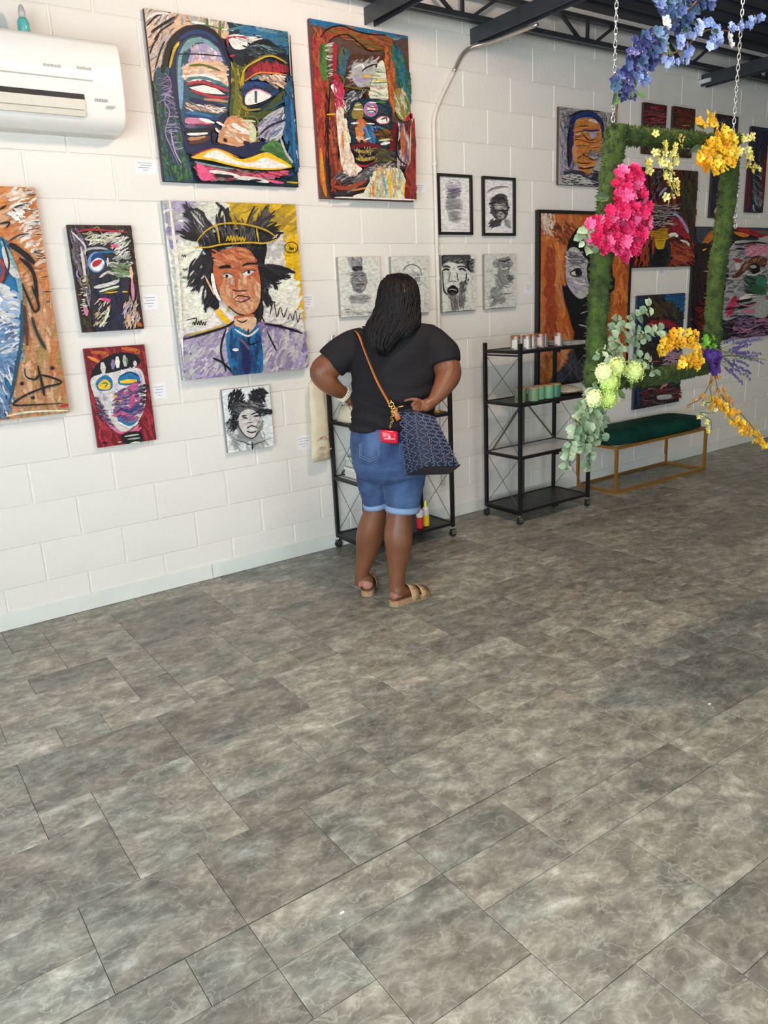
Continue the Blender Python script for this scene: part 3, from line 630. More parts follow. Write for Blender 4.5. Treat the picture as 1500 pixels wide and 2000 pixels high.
art('abstract_painting', 'large painting of a blue, green and yellow-lipped face beside the air conditioner', 'painting', [(278,15),(562,62),(583,365),(322,355)], '''
P s -20,10 500,80 780,160 780,320 560,210 400,230 270,330 190,500 130,680 60,660
h wsGk 60 22 150 -50 0,30 300,70 280,300 150,600 60,640
s k 20 30,200 130,100 260,70
s k 26 70,260 170,190 300,110
s w 24 20,140 120,80 250,85
s k 18 100,330 170,240 290,160
s k 16 60,460 90,380 150,280
s G 22 130,520 160,380 220,260
s k 18 110,600 160,430 200,340
h wsCe 50 26 110 90 330,90 780,150 800,230 560,210
s e 26 600,120 600,210
s e 30 720,150 720,400
s m 14 400,150 800,240
s w 26 450,160 580,180
s w 24 740,230 850,240
s C 18 360,110 370,190
h tcB 50 26 200 5 820,170 1360,250 1360,460 1000,300
s T 60 1150,330 1250,420 1350,450
t C 5 1060,240 210 40 40
P t 100,640 300,640 340,1000 400,1400 460,1660 200,1670 140,1200
h MmTn 110 26 120 80 90,660 330,700 360,1100 450,1650 210,1660 150,1300
h vVuN 60 12 80 0 120,650 320,700 330,1400 240,1350 200,900
s v 14 200,650 260,760 190,900 240,1020 200,1200 250,1340 330,1520
s v 12 120,760 240,770
s v 12 120,940 200,900 300,960
s V 14 250,1200 290,1380 350,1500
P n 420,210 560,230 720,330 800,520 820,760 800,980 760,1080 640,1330 480,1400 390,1380 350,1150 300,960 250,700 260,460 320,300
s k 60 180,640 230,420 330,270 480,220 620,250 740,360
s b 34 330,330 450,260 600,280 700,360
s Y 26 240,600 280,440 330,350
s y 22 290,410 330,370
P t 320,800 300,560 330,400 420,310 520,300 640,350 740,460 790,640 800,820 780,980 720,1050 560,1150 380,1150
s C 30 345,980 330,700 345,480 420,350 540,315
s i 26 350,990 360,700 370,560
P V 430,480 480,390 560,370 680,400 740,520 720,540 440,560
h wGP 30 26 60 90 440,400 680,400 700,540 440,540
s C 40 380,440 470,350 580,350 690,440
P s 400,560 720,540 780,680 780,780 600,700 390,730
h wsS 50 26 120 5 400,590 740,580 770,730 400,700
s e 22 420,580 560,575 720,630
s G 26 540,600 540,700
s k 12 300,470 500,470 740,490
s c 34 385,725 480,690 620,705 780,775
s w 22 400,680 560,670 720,720
s r 26 390,755 540,735 660,770 800,820
s k 12 410,780 530,752 660,790 790,850
p w 420,785 560,762 680,795 760,850 640,850 500,825
s k 9 420,790 520,830 640,850 780,855
s r 24 440,810 560,850 680,880 800,875
s t 26 420,860 560,900 720,910
s S 26 560,895 680,905 790,920
s n 46 430,890 560,930 700,960 760,1000
s s 30 390,930 480,980 620,990
h wkS 24 16 120 14 400,940 740,980 760,1020 420,1000
s b 40 380,1030 520,1050 700,1090
s B 26 390,1020 500,1030 640,1060
s P 60 380,1100 500,1100 630,1110
s w 34 520,1080 660,1120
s r 12 390,1140 520,1130 640,1140
s u 50 380,1150 480,1150
s b 40 530,1170 640,1170
s k 60 380,1210 520,1200 660,1180
s w 24 400,1225 500,1225 600,1215
s S 36 410,1270 500,1270 580,1250
s d 40 420,1310 540,1290 620,1250
P E 820,560 960,560 900,760 940,960 1100,1010 1340,760 1360,840 1180,1040 1060,1120 1060,1340 960,1350 880,1100 800,1040 820,780
h eEYk 60 24 160 80 830,580 940,600 940,980 1050,1060 870,1060
s e 34 850,600 870,820 840,1040
s k 40 780,420 900,560 960,440
h kT 40 30 90 30 780,420 980,420 900,590
s r 26 800,490 850,485
P w 790,300 940,300 960,410 840,420
s r 22 790,400 790,320 960,320 1020,350
h wG 20 20 90 10 800,320 1100,300 1080,380 860,410
P k 950,430 1040,350 1150,340 1290,440 1320,540 1180,480 1040,530 960,560
h kTCK 30 18 100 10 960,400 1280,400 1290,480 1000,500
s e 16 860,580 920,610 1040,530 1170,480 1330,540
s Y 16 900,780 940,620 1050,540 1190,490 1340,560
P R 950,720 980,600 1100,550 1320,570 1350,640 1200,650 1080,650
h rRj 40 20 80 90 970,620 1100,560 1330,580 1330,640 1060,650
s o 14 940,730 1060,655 1180,650 1340,670
s c 34 1000,710 1140,680 1300,730
s W 30 1180,680 1340,690
h skwS 30 20 90 30 1080,700 1340,680 1350,800 1260,790
P b 910,800 980,740 1120,740 1240,800 1260,860 1180,860 1060,800 960,860 940,940
h kTb 30 20 80 20 920,780 1240,790 1230,850 940,840
P w 945,945 950,860 1000,815 1080,808 1190,865 1120,915 1010,950
s p 10 950,860 1010,812 1090,812 1180,866
p x 1030,820 1055,820 1055,930 1035,935
s k 14 930,840 940,950 1060,960 1180,890 1320,800
s q 20 900,940 960,1000 1090,990
P f 690,1260 770,1080 880,1060 1000,1150 1050,1280 960,1360 830,1360 700,1310
h sSw 26 22 120 25 720,1130 1030,1120 1050,1300 860,1360 690,1290
s l 60 990,1130 1020,1220 1000,1300
s w 40 820,1130 900,1180 960,1200
s S 50 760,1160 720,1240 760,1300
s f 40 800,1260 880,1320 960,1330
s l 26 900,1100 1040,1110
s e 18 870,1070 1050,1080 1060,1290 1010,1350
s k 14 640,1180 650,1300 760,1330 900,1360
s k 40 740,1270 770,1300
s k 60 930,1300 1000,1350
P G 1070,1140 1180,1030 1360,960 1370,1080 1250,1290 1090,1250
h wVkB 50 18 120 -40 1070,1130 1340,980 1350,1100 1200,1300 1090,1260
s k 18 1080,1230 1180,1150 1330,1090
s t 22 1150,1000 1280,930 1340,900
s B 30 1340,940 1370,1080 1330,1300
h BTtb 70 24 160 85 1340,700 1410,800 1450,1600 1380,1500 1300,1180
s D 14 1360,300 1390,800 1460,1500
s B 26 1370,900 1390,1150 1410,1500
P n 440,1400 640,1330 860,1350 1060,1300 1250,1330 1100,1400 960,1450 840,1420 640,1370 480,1440
P m 1090,1370 1240,1290 1370,1480 1360,1530 1260,1440
h mM 30 22 100 20 1100,1370 1260,1330 1350,1500 1200,1430
s G 22 1270,1260 1320,1400 1390,1500
P y 430,1450 540,1400 660,1370 760,1400 880,1460 980,1450 1130,1400 1230,1440 1380,1540 1200,1565 960,1555 780,1520 620,1480
P w 540,1440 640,1385 720,1400 860,1480 1000,1495 1120,1450 1220,1480 1340,1535 1180,1550 960,1535 780,1500 640,1460
s o 10 430,1450 560,1385 680,1370 880,1450
s r 12 440,1440 520,1400 640,1360
s k 18 470,1475 620,1520 800,1545 1000,1580 1200,1580 1380,1545
P R 470,1500 640,1540 900,1580 1180,1600 1360,1570 1220,1620 1060,1650 700,1660 520,1660
h rRpa 70 22 120 8 480,1510 900,1590 1340,1580 1200,1650 560,1660
P p 480,1500 560,1540 640,1640 520,1660
s w 34 600,1580 760,1600 900,1640
s k 30 650,1610 740,1625 830,1630
s W 40 860,1640 1000,1650 1160,1680
s k 26 980,1665 1090,1665
s p 30 1160,1670 1300,1690
s C 14 460,1490 640,1530 840,1560
s Y 18 1330,1680 1450,1690
s b 26 1340,1620 1400,1600
''', (280, 10), 4.839, edge=(92, 60, 50), bg='T', rnd=3)
art('abstract_painting', 'tall red, green and blue painting of a mask under the ceiling', 'painting', [(602,36),(800,70),(805,392),(628,390)], '''
h BCt 40 24 160 8 40,30 1120,220 1120,260 200,130
s B 40 60,50 400,110 1100,210
s r 60 120,330 160,520 150,800 190,1200
h rjhOR 120 26 200 85 100,180 260,200 260,700 240,1500 200,1850 120,500
s o 40 190,1400 210,1700 250,1920
s Y 26 200,1450 220,1750
P H 230,190 400,110 640,190 900,220 960,350 860,370 700,380 560,260 420,210 300,260
h Hhde 60 24 150 10 250,180 420,130 900,240 900,360 700,380 440,220
s k 16 190,240 260,150 400,115 560,170 720,205 880,215
s k 14 270,300 340,230 470,210 580,280 700,375 860,370
s m 70 220,300 215,480 230,690
s M 30 200,300 190,500
h We 26 18 70 0 260,300 320,300 320,640 270,640
s r 40 340,290 340,400 330,600
s r 60 320,620 360,680 300,740
h Bte 40 26 110 80 380,380 480,400 480,720 400,700
P d 480,450 620,420 860,430 900,520 880,900 700,980 480,940 440,760
h zGkWd 90 22 110 -30 490,480 760,470 740,760 520,740
P G 520,520 640,510 760,540 720,700 600,760 520,680
s w 26 530,560 620,530 640,600
s V 36 540,640 600,700 690,620
s k 16 620,600 660,560 760,520
s y 26 620,650 720,645
P L 760,600 800,500 850,500 880,700 900,880 780,920 690,840
h wGle 30 16 100 5 740,560 860,560 880,880 720,860
s m 10 720,720 880,715
s p 8 730,770 860,780
s y 16 760,690 860,690
s m 10 780,600 860,610
P h 860,400 940,400 980,700 960,980 920,1300 900,900 880,640
h hHdo 50 24 140 85 870,380 960,400 980,900 920,1100 890,700
h mMtB 80 26 150 80 930,320 1010,330 1120,700 1110,1000 1000,780
P q 960,800 1060,800 1120,960 1090,1120 980,1060
h leWq 30 14 110 70 960,800 1070,800 1120,1080 990,1080
s m 22 1060,860 1100,980 1080,1060
s r 46 1080,1120 1130,1060 1140,1100
s R 60 970,1150 930,1400 1000,1600
s D 40 480,760 560,790 700,780
s e 18 400,750 560,780 700,800
P k 440,820 600,800 660,880 600,960 460,980
h kntW 50 18 80 -40 430,820 640,830 520,960 420,1080
P T 480,1000 560,900 900,930 920,1300 860,1420 700,1360 480,1380
h kTtxd 90 22 110 10 460,1000 900,960 900,1340 480,1360
P q 500,1040 550,930 610,960 620,1080 520,1100
s w 20 520,1000 620,1005
s l 14 530,960 600,950
e i 700,1000 76,82
o p 16 700,1000 60,62
e w 705,1000 44,34
s j 14 650,960 720,985 780,970
s k 12 660,1020 720,1010 760,1040
s w 20 680,930 760,930
s m 30 760,920 860,930
s G 26 790,890 880,900
P w 755,1120 820,1075 890,1095 880,1140 800,1160
s K 14 810,1110 860,1090 870,1130
o j 10 830,1115 75,42
s k 30 600,1090 720,1130 760,1180
P O 560,1120 640,1120 640,1260 560,1270
h oOS 24 24 90 80 540,1110 650,1110 640,1330 560,1330
s w 22 490,1150 570,1145
s w 18 650,1150 740,1155
s w 18 680,1190 780,1190
P B 640,1190 720,1180 750,1350 660,1340
h BiN 24 22 80 70 620,1200 760,1200 740,1350 640,1350
s s 40 540,1300 620,1310
s w 16 620,1330 700,1300
s c 22 760,1180 860,1220
h kEO 30 22 90 5 760,1230 920,1230 900,1330 780,1320
s w 36 800,1370 900,1350
s l 26 780,1330 900,1320
P R 470,1410 540,1370 680,1350 800,1390 760,1440 500,1430
P k 480,1430 780,1410 800,1560 640,1590 520,1560
s q 34 520,1430 640,1450 760,1410
s Y 24 560,1450 600,1440
s q 34 540,1520 640,1530 760,1500
s Y 20 600,1540 660,1530
h YLk 22 12 34 85 520,1410 770,1400 770,1540 540,1540
P r 510,1560 640,1590 780,1530 760,1590 660,1615 560,1600
s O 26 790,1430 920,1430
h dxDe 60 24 110 20 760,1420 940,1420 940,1620 760,1600
P D 250,780 330,760 330,1000 340,1400 390,1640 640,1700 600,1860 380,1900 270,1860 240,1300
h dHRh 90 26 180 85 240,800 330,900 350,1500 400,1720 300,1860 250,1400
s k 16 260,760 240,1200 250,1600 270,1840
s y 20 230,1060 320,1055
P w 270,760 380,740 400,960 420,1200 450,1380 520,1560 600,1640 440,1700 370,1500 330,1100 330,900
h wsLf 60 28 160 82 340,950 400,950 460,1400 500,1560 560,1650 420,1700
h prR 50 18 90 80 300,720 400,760 410,960 330,980
s p 20 320,860 380,900
s o 20 390,1240 400,1420
P K 320,1680 480,1740 620,1620 760,1560 960,1560 1080,1620 960,1650 740,1700 620,1820 480,1900 300,1910 380,1830 560,1760
h KkGz 70 20 150 -25 340,1690 500,1740 760,1570 940,1600 700,1700 480,1860
s H 40 300,1820 440,1830 640,1760
s o 20 480,1860 640,1830 760,1790
s w 50 500,1930 640,1900 760,1860
P L 700,1720 740,1650 1000,1640 1040,1950 620,1950
h LYCwlo 80 22 200 88 700,1680 1010,1670 1040,1950 660,1950
s o 26 710,1760 710,1930
s y 30 880,1660 890,1930
s C 30 800,1660 850,1900
s y 40 1040,1780 1040,1930
P j 1060,1500 1140,1100 1150,1940 1040,1940 1060,1650
h djRH 60 28 180 88 1050,1200 1130,1200 1150,1930 1060,1930
h hNbW 40 26 160 85 960,1200 1060,1180 1080,1560 980,1560
s h 50 1010,1200 1020,1500
s k 14 950,1260 960,1500 1060,1600
s l 12 1100,1180 1090,1580
s w 20 300,1935 600,1940 1180,1960
''', (590, 30), 5.404, edge=(120, 60, 58), bg='#5c463c', rnd=5)
art('portrait_painting', 'portrait painting of a crowned man in lilac jacket on yellow and white ground', 'painting', [(322,388),(582,402),(594,720),(351,742)], '''
P V 60,60 400,70 330,200 200,260 120,420 80,400
h VGvw 50 50 160 -10 60,70 330,80 240,260 100,360
P Y 330,80 1040,110 1040,380 900,330 700,280 520,240 380,200
p Y 360,80 1040,110 1040,360 900,320 720,250 520,200
h Yyq 90 44 220 -30 400,90 1030,130 1030,340 860,330 560,230
h WLG 40 36 120 -20 280,80 480,90 480,200 300,260
h wL 60 60 180 -40 100,440 360,300 380,700 300,960 120,1000
h wwG 30 60 160 -60 780,360 960,380 960,560 780,560
P y 930,390 1040,380 1060,900 980,760
h yyY 50 40 200 85 940,400 1040,380 1060,880 970,760
h wwL 40 50 160 -50 760,640 960,640 1060,1000 860,960
s y 40 420,880 480,960 520,980
s Y 26 560,600 500,900
P k 330,420 370,340 480,300 620,300 740,340 790,420 770,560 760,800 730,960 700,940 720,640 690,480 560,420 430,460 400,600 440,860 370,860 340,700 350,520
h kK 26 26 230 55 200,200 330,180 420,340 330,400 240,330
h kK 10 30 200 75 440,190 500,190 520,330 450,330
h kKz 20 26 220 -62 660,190 760,180 800,300 700,380 640,350
h kK 14 20 150 -30 780,260 860,270 840,360 760,400
h kK 14 20 160 10 170,290 300,320 330,400 240,380
h kKG 18 14 150 60 230,170 320,230 380,330 280,330
h kK 34 20 160 -48 220,560 400,440 420,620 300,720 230,680
h kK 22 18 150 -70 270,640 420,620 430,830 340,860
h kK 24 22 170 8 760,560 900,570 900,640 790,690
h kK 20 16 130 55 740,640 860,640 820,800 740,860
h kK 14 14 150 80 690,820 750,820 740,980 690,980
h zK 30 14 120 80 420,250 700,240 760,380 420,390
s W 14 240,190 320,280
s G 12 470,190 480,280
s s 16 330,640 400,780
P h 390,620 420,480 540,430 640,440 700,520 740,700 720,860 640,940 540,900 450,780
P f 440,780 480,660 600,660 720,680 730,840 640,920 540,900
h hHf 50 30 110 20 420,470 660,450 700,600 430,590
h fhs 50 30 100 70 470,660 720,660 700,880 520,870
s S 20 600,620 590,700 560,740
s w 26 380,620 400,740 440,820
s h 30 560,600 560,740
s k 24 430,580 480,570 520,575
s k 14 600,570 640,550 720,550
P W 450,635 490,620 535,640 500,655
P W 600,620 650,598 690,605 640,638
e k 488,640 11,13
e k 650,610 11,14
s K 6 450,640 490,618 540,640
s K 6 595,625 650,596 700,606
s G 24 525,660 525,700
s d 12 530,740 570,750 640,745
s k 8 540,815 570,785 620,790 660,800 600,830 550,820
s P 12 560,810 640,810
s k 8 500,860 560,910 640,930 700,900
s h 40 540,950 620,950 690,930
P s 540,960 690,940 700,1000 640,1060 560,1010
s k 10 560,960 600,980 640,960
P v 160,1100 320,1050 480,1010 540,1000 560,1370 200,1395
P v 700,1000 880,1010 1040,1060 1080,1330 700,1360
h vVGW 120 30 130 -50 170,1110 480,1030 500,1340 200,1380
h vVGW 120 30 130 -70 730,1040 1030,1080 1070,1310 740,1350
s k 16 160,1105 330,1060 480,1010 540,970
s Y 10 180,1080 340,1040 470,995
s k 16 760,990 880,1010 1040,1060
s k 14 480,1020 440,1180 480,1340
s k 16 380,1240 460,1280 530,1350
s k 12 780,1050 820,1130 850,1190
P B 480,1090 560,1010 640,1070 720,1010 740,1360 540,1370
h BtbN 60 26 120 85 500,1080 720,1060 730,1350 540,1360
s N 60 600,1100 620,1200 630,1360
s u 20 560,1080 620,1140 650,1180
s k 10 640,1060 650,1140 720,1120
s w 26 525,1180 570,1180
s W 14 540,1030 640,1080 720,1020
s Y 12 260,390 330,310 430,260 560,255 680,275 780,310 850,360
s Y 12 240,430 340,430 440,410 560,400 660,395 760,400 850,370
s Y 14 410,270 430,400
s Y 14 700,290 715,390
t Y 9 480,385 150 44
s k 8 190,965 260,950 240,1000
t k 7 230,1000 110 40
t k 7 800,920 150 90 40
t K 6 930,960 110 80 20
o k 6 955,432 48,40
t k 6 940,450 40 30
t K 5 150,505 40 24
t K 5 160,600 40 24
t K 4 150,660 70 20
t G 5 120,860 50 30
s K 8 100,420 110,560
s k 10 60,1110 160,1400
s w 20 60,80 130,700 160,1390
''', (310, 370), 3.774, edge=(168, 166, 168), bg='w', rnd=7)
art('ink_portrait', 'black and white ink portrait canvas below the crowned man portrait', 'drawing', [(432,760),(526,753),(536,871),(446,885)], '''
h G 30 30 120 60 520,1740 800,1740 840,1880 540,1900
h kK 90 10 60 -60 520,1500 600,1490 640,1600 560,1660 520,1620
h kK 80 10 60 40 690,1490 780,1480 770,1560 700,1610 670,1570
P K 560,1610 640,1570 740,1600 750,1680 720,1640 660,1610 600,1640 570,1700
h kKg 110 7 70 10 550,1580 760,1570 760,1650 660,1610 590,1640 550,1680
h kK 34 8 60 -50 500,1700 560,1660 590,1740 520,1800
h kK 20 8 60 5 750,1620 830,1620 830,1660 750,1660
h Gk 24 5 40 20 560,1560 740,1560 700,1620 570,1660
P W 590,1660 640,1620 710,1640 740,1720 720,1800 680,1830 620,1800 580,1740
s k 7 580,1700 590,1760 640,1820 690,1830 730,1780 760,1700
s k 12 600,1670 640,1665
s k 12 670,1660 720,1640
s K 14 610,1680 650,1685
s K 16 690,1670 740,1665
s G 10 665,1680 665,1710
s K 8 640,1720 690,1715
s k 8 640,1760 680,1740 730,1760
s k 10 640,1780 680,1790 710,1780
h gGK 40 4 30 -60 720,1700 770,1680 760,1760 700,1820
s k 5 540,1840 620,1860 680,1880 820,1830
s K 14 680,1860 685,1940
h gG 20 4 60 40 540,1800 640,1820 600,1900 530,1900
''', (310, 370), 3.774, edge=(140, 140, 138), bg='#dfe2e0', rnd=9)
art('abstract_painting', 'orange and blue painting with black scrawl cut by the left picture edge', 'painting', [(-130,360),(65,365),(137,801),(-62,833)], '''
P o -500,40 250,50 500,1640 0,1700
h ofOs 120 40 160 -20 0,60 240,60 340,700 200,900 0,500
h ws 50 26 90 -30 60,60 220,70 330,600 260,600 100,300
P f 150,900 380,900 480,1630 60,1690 150,1200
h fsOqS 100 34 300 85 180,850 380,850 470,1600 120,1640
P B -300,420 20,420 80,600 130,740 160,900 150,1200 60,1640 -60,1700 -300,1700
h wWi 120 34 130 25 -100,760 110,760 130,1040 100,1200 -100,1200
h bBwi 90 26 110 -20 -100,1040 120,1040 120,1300 -100,1360
h wBib 60 26 120 60 -60,1340 100,1320 40,1660 -60,1680
s C 34 0,440 70,560 120,700 150,860
s t 26 150,860 150,1100 120,1300 60,1600
s W 46 20,480 60,620 130,700
s K 14 10,420 60,600 20,740
s j 26 -10,560 20,640 0,740
s k 18 -10,220 40,190
s k 14 -10,320 60,310 40,350
s K 12 70,260 110,200 170,185
s K 10 60,440 130,400 200,390
s k 40 60,460 150,520 240,600
s k 26 130,560 200,620 240,700 260,880
s k 16 150,740 200,860 240,940 270,900 220,760
s d 30 170,900 190,1180
s K 20 220,980 260,1100 320,1210
s k 14 170,1340 180,1400 240,1420 290,1390 430,1440 300,1480 160,1540 90,1600 240,1600 440,1590
s k 16 260,1320 290,1440 310,1540
e k 150,1450 14,14
e k 365,1340 14,14
e k 228,1550 14,13
s k 6 160,90 230,80
h Kk 34 5 50 -5 170,100 240,90 330,640 260,640
s K 5 240,540 320,560
s K 6 280,700 340,690
s K 8 300,800 360,800
s k 8 320,870 350,870
s r 22 420,1610 480,1600
s L 12 40,1680 200,1650 480,1640
h w 14 20 50 20 60,240 200,200 200,300 80,300
''', (0, 350), 3.636, thick=.045, edge=(206, 150, 110), bg='o', rnd=11)
art('collage_painting', 'small dark collage painting of a head with a round blue eye', 'painting', [(130,438),(258,441),(280,643),(162,649)], '''
h dDkKE 200 22 110 60 470,320 940,330 1010,1060 590,1090
h gzKdV 60 14 120 70 500,340 600,400 640,900 540,700
P K 620,480 700,440 900,430 920,640 900,900 860,1080 680,1080 640,800
h kNK 70 26 110 80 680,700 880,700 860,1070 680,1080
s W 12 500,370 560,430 600,480 600,540
s q 10 600,430 680,340 720,390 740,430 660,440 600,430
s L 14 600,430 740,430 860,370
h WGLq 30 10 80 -20 560,380 860,370 800,450 600,460
s G 16 560,540 620,500 700,490 760,500
s W 20 570,480 600,700 580,720
e i 680,590 62,74
e b 690,575 50,52
P w 640,600 690,560 735,590 700,650 650,640
P r 650,600 680,575 720,575 700,610 660,625
s B 20 700,520 800,515
s W 20 760,560 760,620
h wGMW 50 12 60 -40 800,420 900,420 920,620 820,600
s p 26 780,470 830,480
h mEW 30 14 90 20 780,600 910,600 900,700 800,690
s W 16 700,700 760,660 800,680
s W 26 660,770 760,750 840,720
s L 14 700,800 760,780 840,760
s y 10 740,810 830,800
s e 14 700,820 840,770
o q 8 590,720 26,30
h Lq 16 7 34 0 550,760 620,760 620,960 570,960
s P 34 600,900 610,970
s W 10 580,900 620,900
s p 24 700,850 780,860
h Lqs 30 8 40 -50 680,860 780,860 760,1040 660,1040
s L 16 770,920 740,1000 700,1050
s y 12 860,800 900,800
s P 30 930,720 940,860
s s 26 920,620 930,720
s r 60 940,940 960,980
h Wsz 40 10 80 -70 870,860 960,860 980,1040 880,1040
s s 26 900,960 910,1040
s V 12 860,960 920,880
s O 30 960,1020 1000,1040
s r 12 540,380 640,360 900,380
''', (0, 350), 3.636, edge=(62, 44, 42), bg='D', rnd=13)
art('abstract_painting', 'small red painting of a white face with yellow eyes and striped hat', 'painting', [(163,681),(284,673),(304,860),(192,874)], '''
P R 590,1200 1040,1180 1120,1850 690,1900
h rRj 120 26 130 70 600,1220 1040,1190 1110,1840 700,1890
s O 26 640,1230 760,1240 720,1300
s o 22 620,1260 700,1300 680,1340
s O 26 860,1200 980,1220 940,1260
s k 20 650,1400 690,1330 760,1270 860,1240 980,1250
P k 640,1400 700,1300 850,1240 980,1260 970,1330 800,1370 680,1410
s W 44 725,1300 735,1380
s w 40 830,1260 835,1340
s G 34 880,1250 890,1330
s v 30 800,1280 800,1350
s m 20 900,1270 900,1310
s W 30 955,1290 960,1330
P W 650,1410 800,1370 980,1340 1030,1450 1030,1600 980,1720 900,1790 820,1780 720,1650 660,1520
P P 700,1600 820,1760 900,1800 980,1740 960,1790 860,1810 760,1740
h wWV 50 26 120 80 700,1440 1000,1380 1010,1600 860,1740 740,1640
P B 680,1440 740,1390 790,1420 790,1490 700,1500
P y 695,1460 740,1420 780,1450 770,1490 710,1490
s a 10 720,1450 760,1450 740,1480
P B 845,1400 920,1370 980,1390 980,1450 850,1460
s y 34 850,1440 970,1430
s b 12 850,1400 920,1370 980,1400
s y 22 800,1540 860,1550 820,1580 900,1590
s a 20 790,1600 880,1600
s Y 26 830,1560 880,1540
s w 20 820,1500 830,1540
h vupNb 120 18 60 -20 820,1520 980,1440 1000,1640 940,1740 820,1700
s B 20 830,1690 900,1740 960,1720
s b 18 840,1620 920,1650 980,1600
s w 12 830,1720 920,1760 980,1720
h kKv 40 10 40 20 680,1540 740,1640 800,1760 700,1680
h kK 20 9 34 0 1000,1440 1040,1460 1020,1600 990,1560
s p 20 840,1800 930,1800 1000,1760
P k 860,1810 990,1790 1000,1870 900,1885
s W 12 880,1825 980,1810
s G 14 900,1845 990,1835
s l 18 920,1875 990,1865
s k 16 720,1870 760,1870
s W 6 830,1865 860,1862
''', (0, 350), 3.636, edge=(140, 44, 50), bg='R', rnd=15)
SK = '#e4e2da'
art('framed_drawing', 'black framed pencil drawing of a face, left one of the upper framed pair', 'drawing', [(853,338),(924,342),(922,458),(858,459)], '''
s G 4 130,190 440,200
s G 4 150,800 470,800
h GV 60 5 80 -10 200,220 360,230 380,340 210,340
o G 6 280,260 90,60
h gzv 90 6 70 -12 210,310 350,300 340,420 220,420
h gG 90 5 90 -8 210,420 340,430 370,560 200,560
h Gg 60 5 80 5 230,580 340,580 340,700 250,700
o G 5 290,540 90,170
s g 8 220,500 250,500
s G 5 380,680 460,670
s G 5 230,720 400,730
''', (840, 320), 6.25, thick=.022, edge=(225, 222, 216), frame=.017, bg='#e6e3dc', group=None, rnd=21)
art('framed_drawing', 'black framed charcoal drawing of a dark-faced head with headband, right of the framed pair', 'drawing', [(942,344),(1008,347),(1006,460),(944,461)], '''
s z 14 700,330 790,290 860,280 960,285
s g 10 690,350 780,310 880,290
P z 750,500 760,420 820,370 900,370 950,450 950,600 920,670 860,690 790,660 750,600
h kKz 140 12 70 0 740,410 900,370 950,500 930,640 800,660 750,600
s G 10 790,500 920,490
s W 10 780,525 900,520
h WG 30 6 60 0 790,480 920,480 920,560 790,560
h GW 30 7 40 20 810,590 900,590 880,670 820,670
s g 14 810,600 890,600
s k 20 710,770 780,730 860,690
h Kz 40 12 80 -30 740,680 860,680 820,760 730,770
h zG 20 10 60 60 900,680 970,700 960,780 900,740
''', (840, 320), 6.25, thick=.022, edge=(225, 222, 216), frame=.017, bg='#e2dfda', rnd=23)
art('ink_portrait', 'bold charcoal portrait with open lips on canvas below the left framed drawing', 'drawing', [(860,498),(928,497),(929,606),(866,610)], '''
h 1W 40 30 120 70 150,1150 540,1130 540,1780 180,1790
P K 130,1130 260,1110 480,1110 470,1240 500,1320 450,1280 430,1200 330,1160 200,1180 140,1260
h kKg 90 9 80 -30 160,1120 460,1110 460,1220 220,1180 150,1240
h kK 40 7 60 0 440,1150 530,1160 520,1340 440,1280
s K 20 150,1260 200,1250 240,1270
s k 20 150,1300 190,1285 230,1300
s K 16 320,1260 390,1250 440,1270
s k 18 340,1290 390,1280 430,1310
s W 10 350,1305 390,1300
s g 14 240,1320 225,1400 215,1430
s g 14 320,1320 330,1400 340,1430
s K 8 220,1440 270,1430 320,1440
P k 200,1540 230,1500 270,1480 300,1490 340,1540 320,1590 270,1610 220,1590
s G 12 220,1540 270,1530 320,1550
s z 10 230,1580 300,1590
s K 18 145,1300 150,1450 165,1550 210,1600
s K 16 440,1330 430,1420 400,1500 370,1590
h Kzg 40 10 60 -50 360,1440 460,1400 420,1560 360,1600
h gz 60 9 90 75 220,1600 420,1600 420,1740 260,1780
s k 10 160,1810 340,1800 540,1785
''', (840, 320), 6.25, edge=(150, 148, 138), bg='#d6d8ca', rnd=25)
art('ink_portrait', 'pale smudged charcoal figure canvas right of the bold charcoal portrait', 'drawing', [(945,496),(1008,496),(1009,600),(948,604)], '''
h 1W 50 30 120 70 690,1120 1030,1120 1030,1750 700,1760
h gzG 60 14 90 -20 780,1170 960,1140 980,1250 800,1250
o g 12 900,1240 70,60
s K 18 850,1180 900,1190 960,1170
s g 12 860,1310 920,1300 980,1280
h Kg 40 5 90 0 880,1360 1000,1360 980,1510 890,1500
h gG 60 10 90 60 830,1300 960,1320 900,1460 800,1500
s K 7 720,1650 780,1620 880,1590 1000,1580
h Gg 50 12 80 -40 720,1500 860,1500 900,1700 740,1720
s k 6 700,1770 1040,1745
''', (840, 320), 6.25, edge=(150, 148, 138), bg='#ced0c4', rnd=27)
art('ink_portrait', 'charcoal sketch of a crowned king on canvas left of her head', 'drawing', [(658,502),(741,501),(746,612),(668,623)], '''
h 1W 40 30 100 60 200,100 680,90 680,900 230,940
P G 280,110 350,100 380,220 400,110 470,100 480,210 460,280 360,280 300,220
h gzG 50 10 110 80 290,110 470,100 470,210 340,220
P K 350,225 460,215 470,270 370,285
h kKz 30 8 60 0 350,225 460,215 470,270 370,285
h gzG 140 9 70 0 320,300 500,290 530,430 480,560 380,570 330,460
o g 12 430,430 95,150
s K 10 340,360 400,345
s K 10 440,350 500,345
s W 14 420,380 470,420
s K 9 380,480 440,465 500,470
s z 14 380,540 440,545
s W 20 400,620 480,640
s z 18 300,680 360,660 440,700 520,670 590,650
h gG 50 14 90 10 320,620 560,620 560,700 340,720
s k 9 210,815 320,815
s K 8 220,860 300,850
h g 20 6 60 0 340,840 620,850 620,900 360,890
s G 8 240,930 680,900
''', (640, 490), 7.143, edge=(165, 162, 152), bg='#d8d8cc', rnd=29)
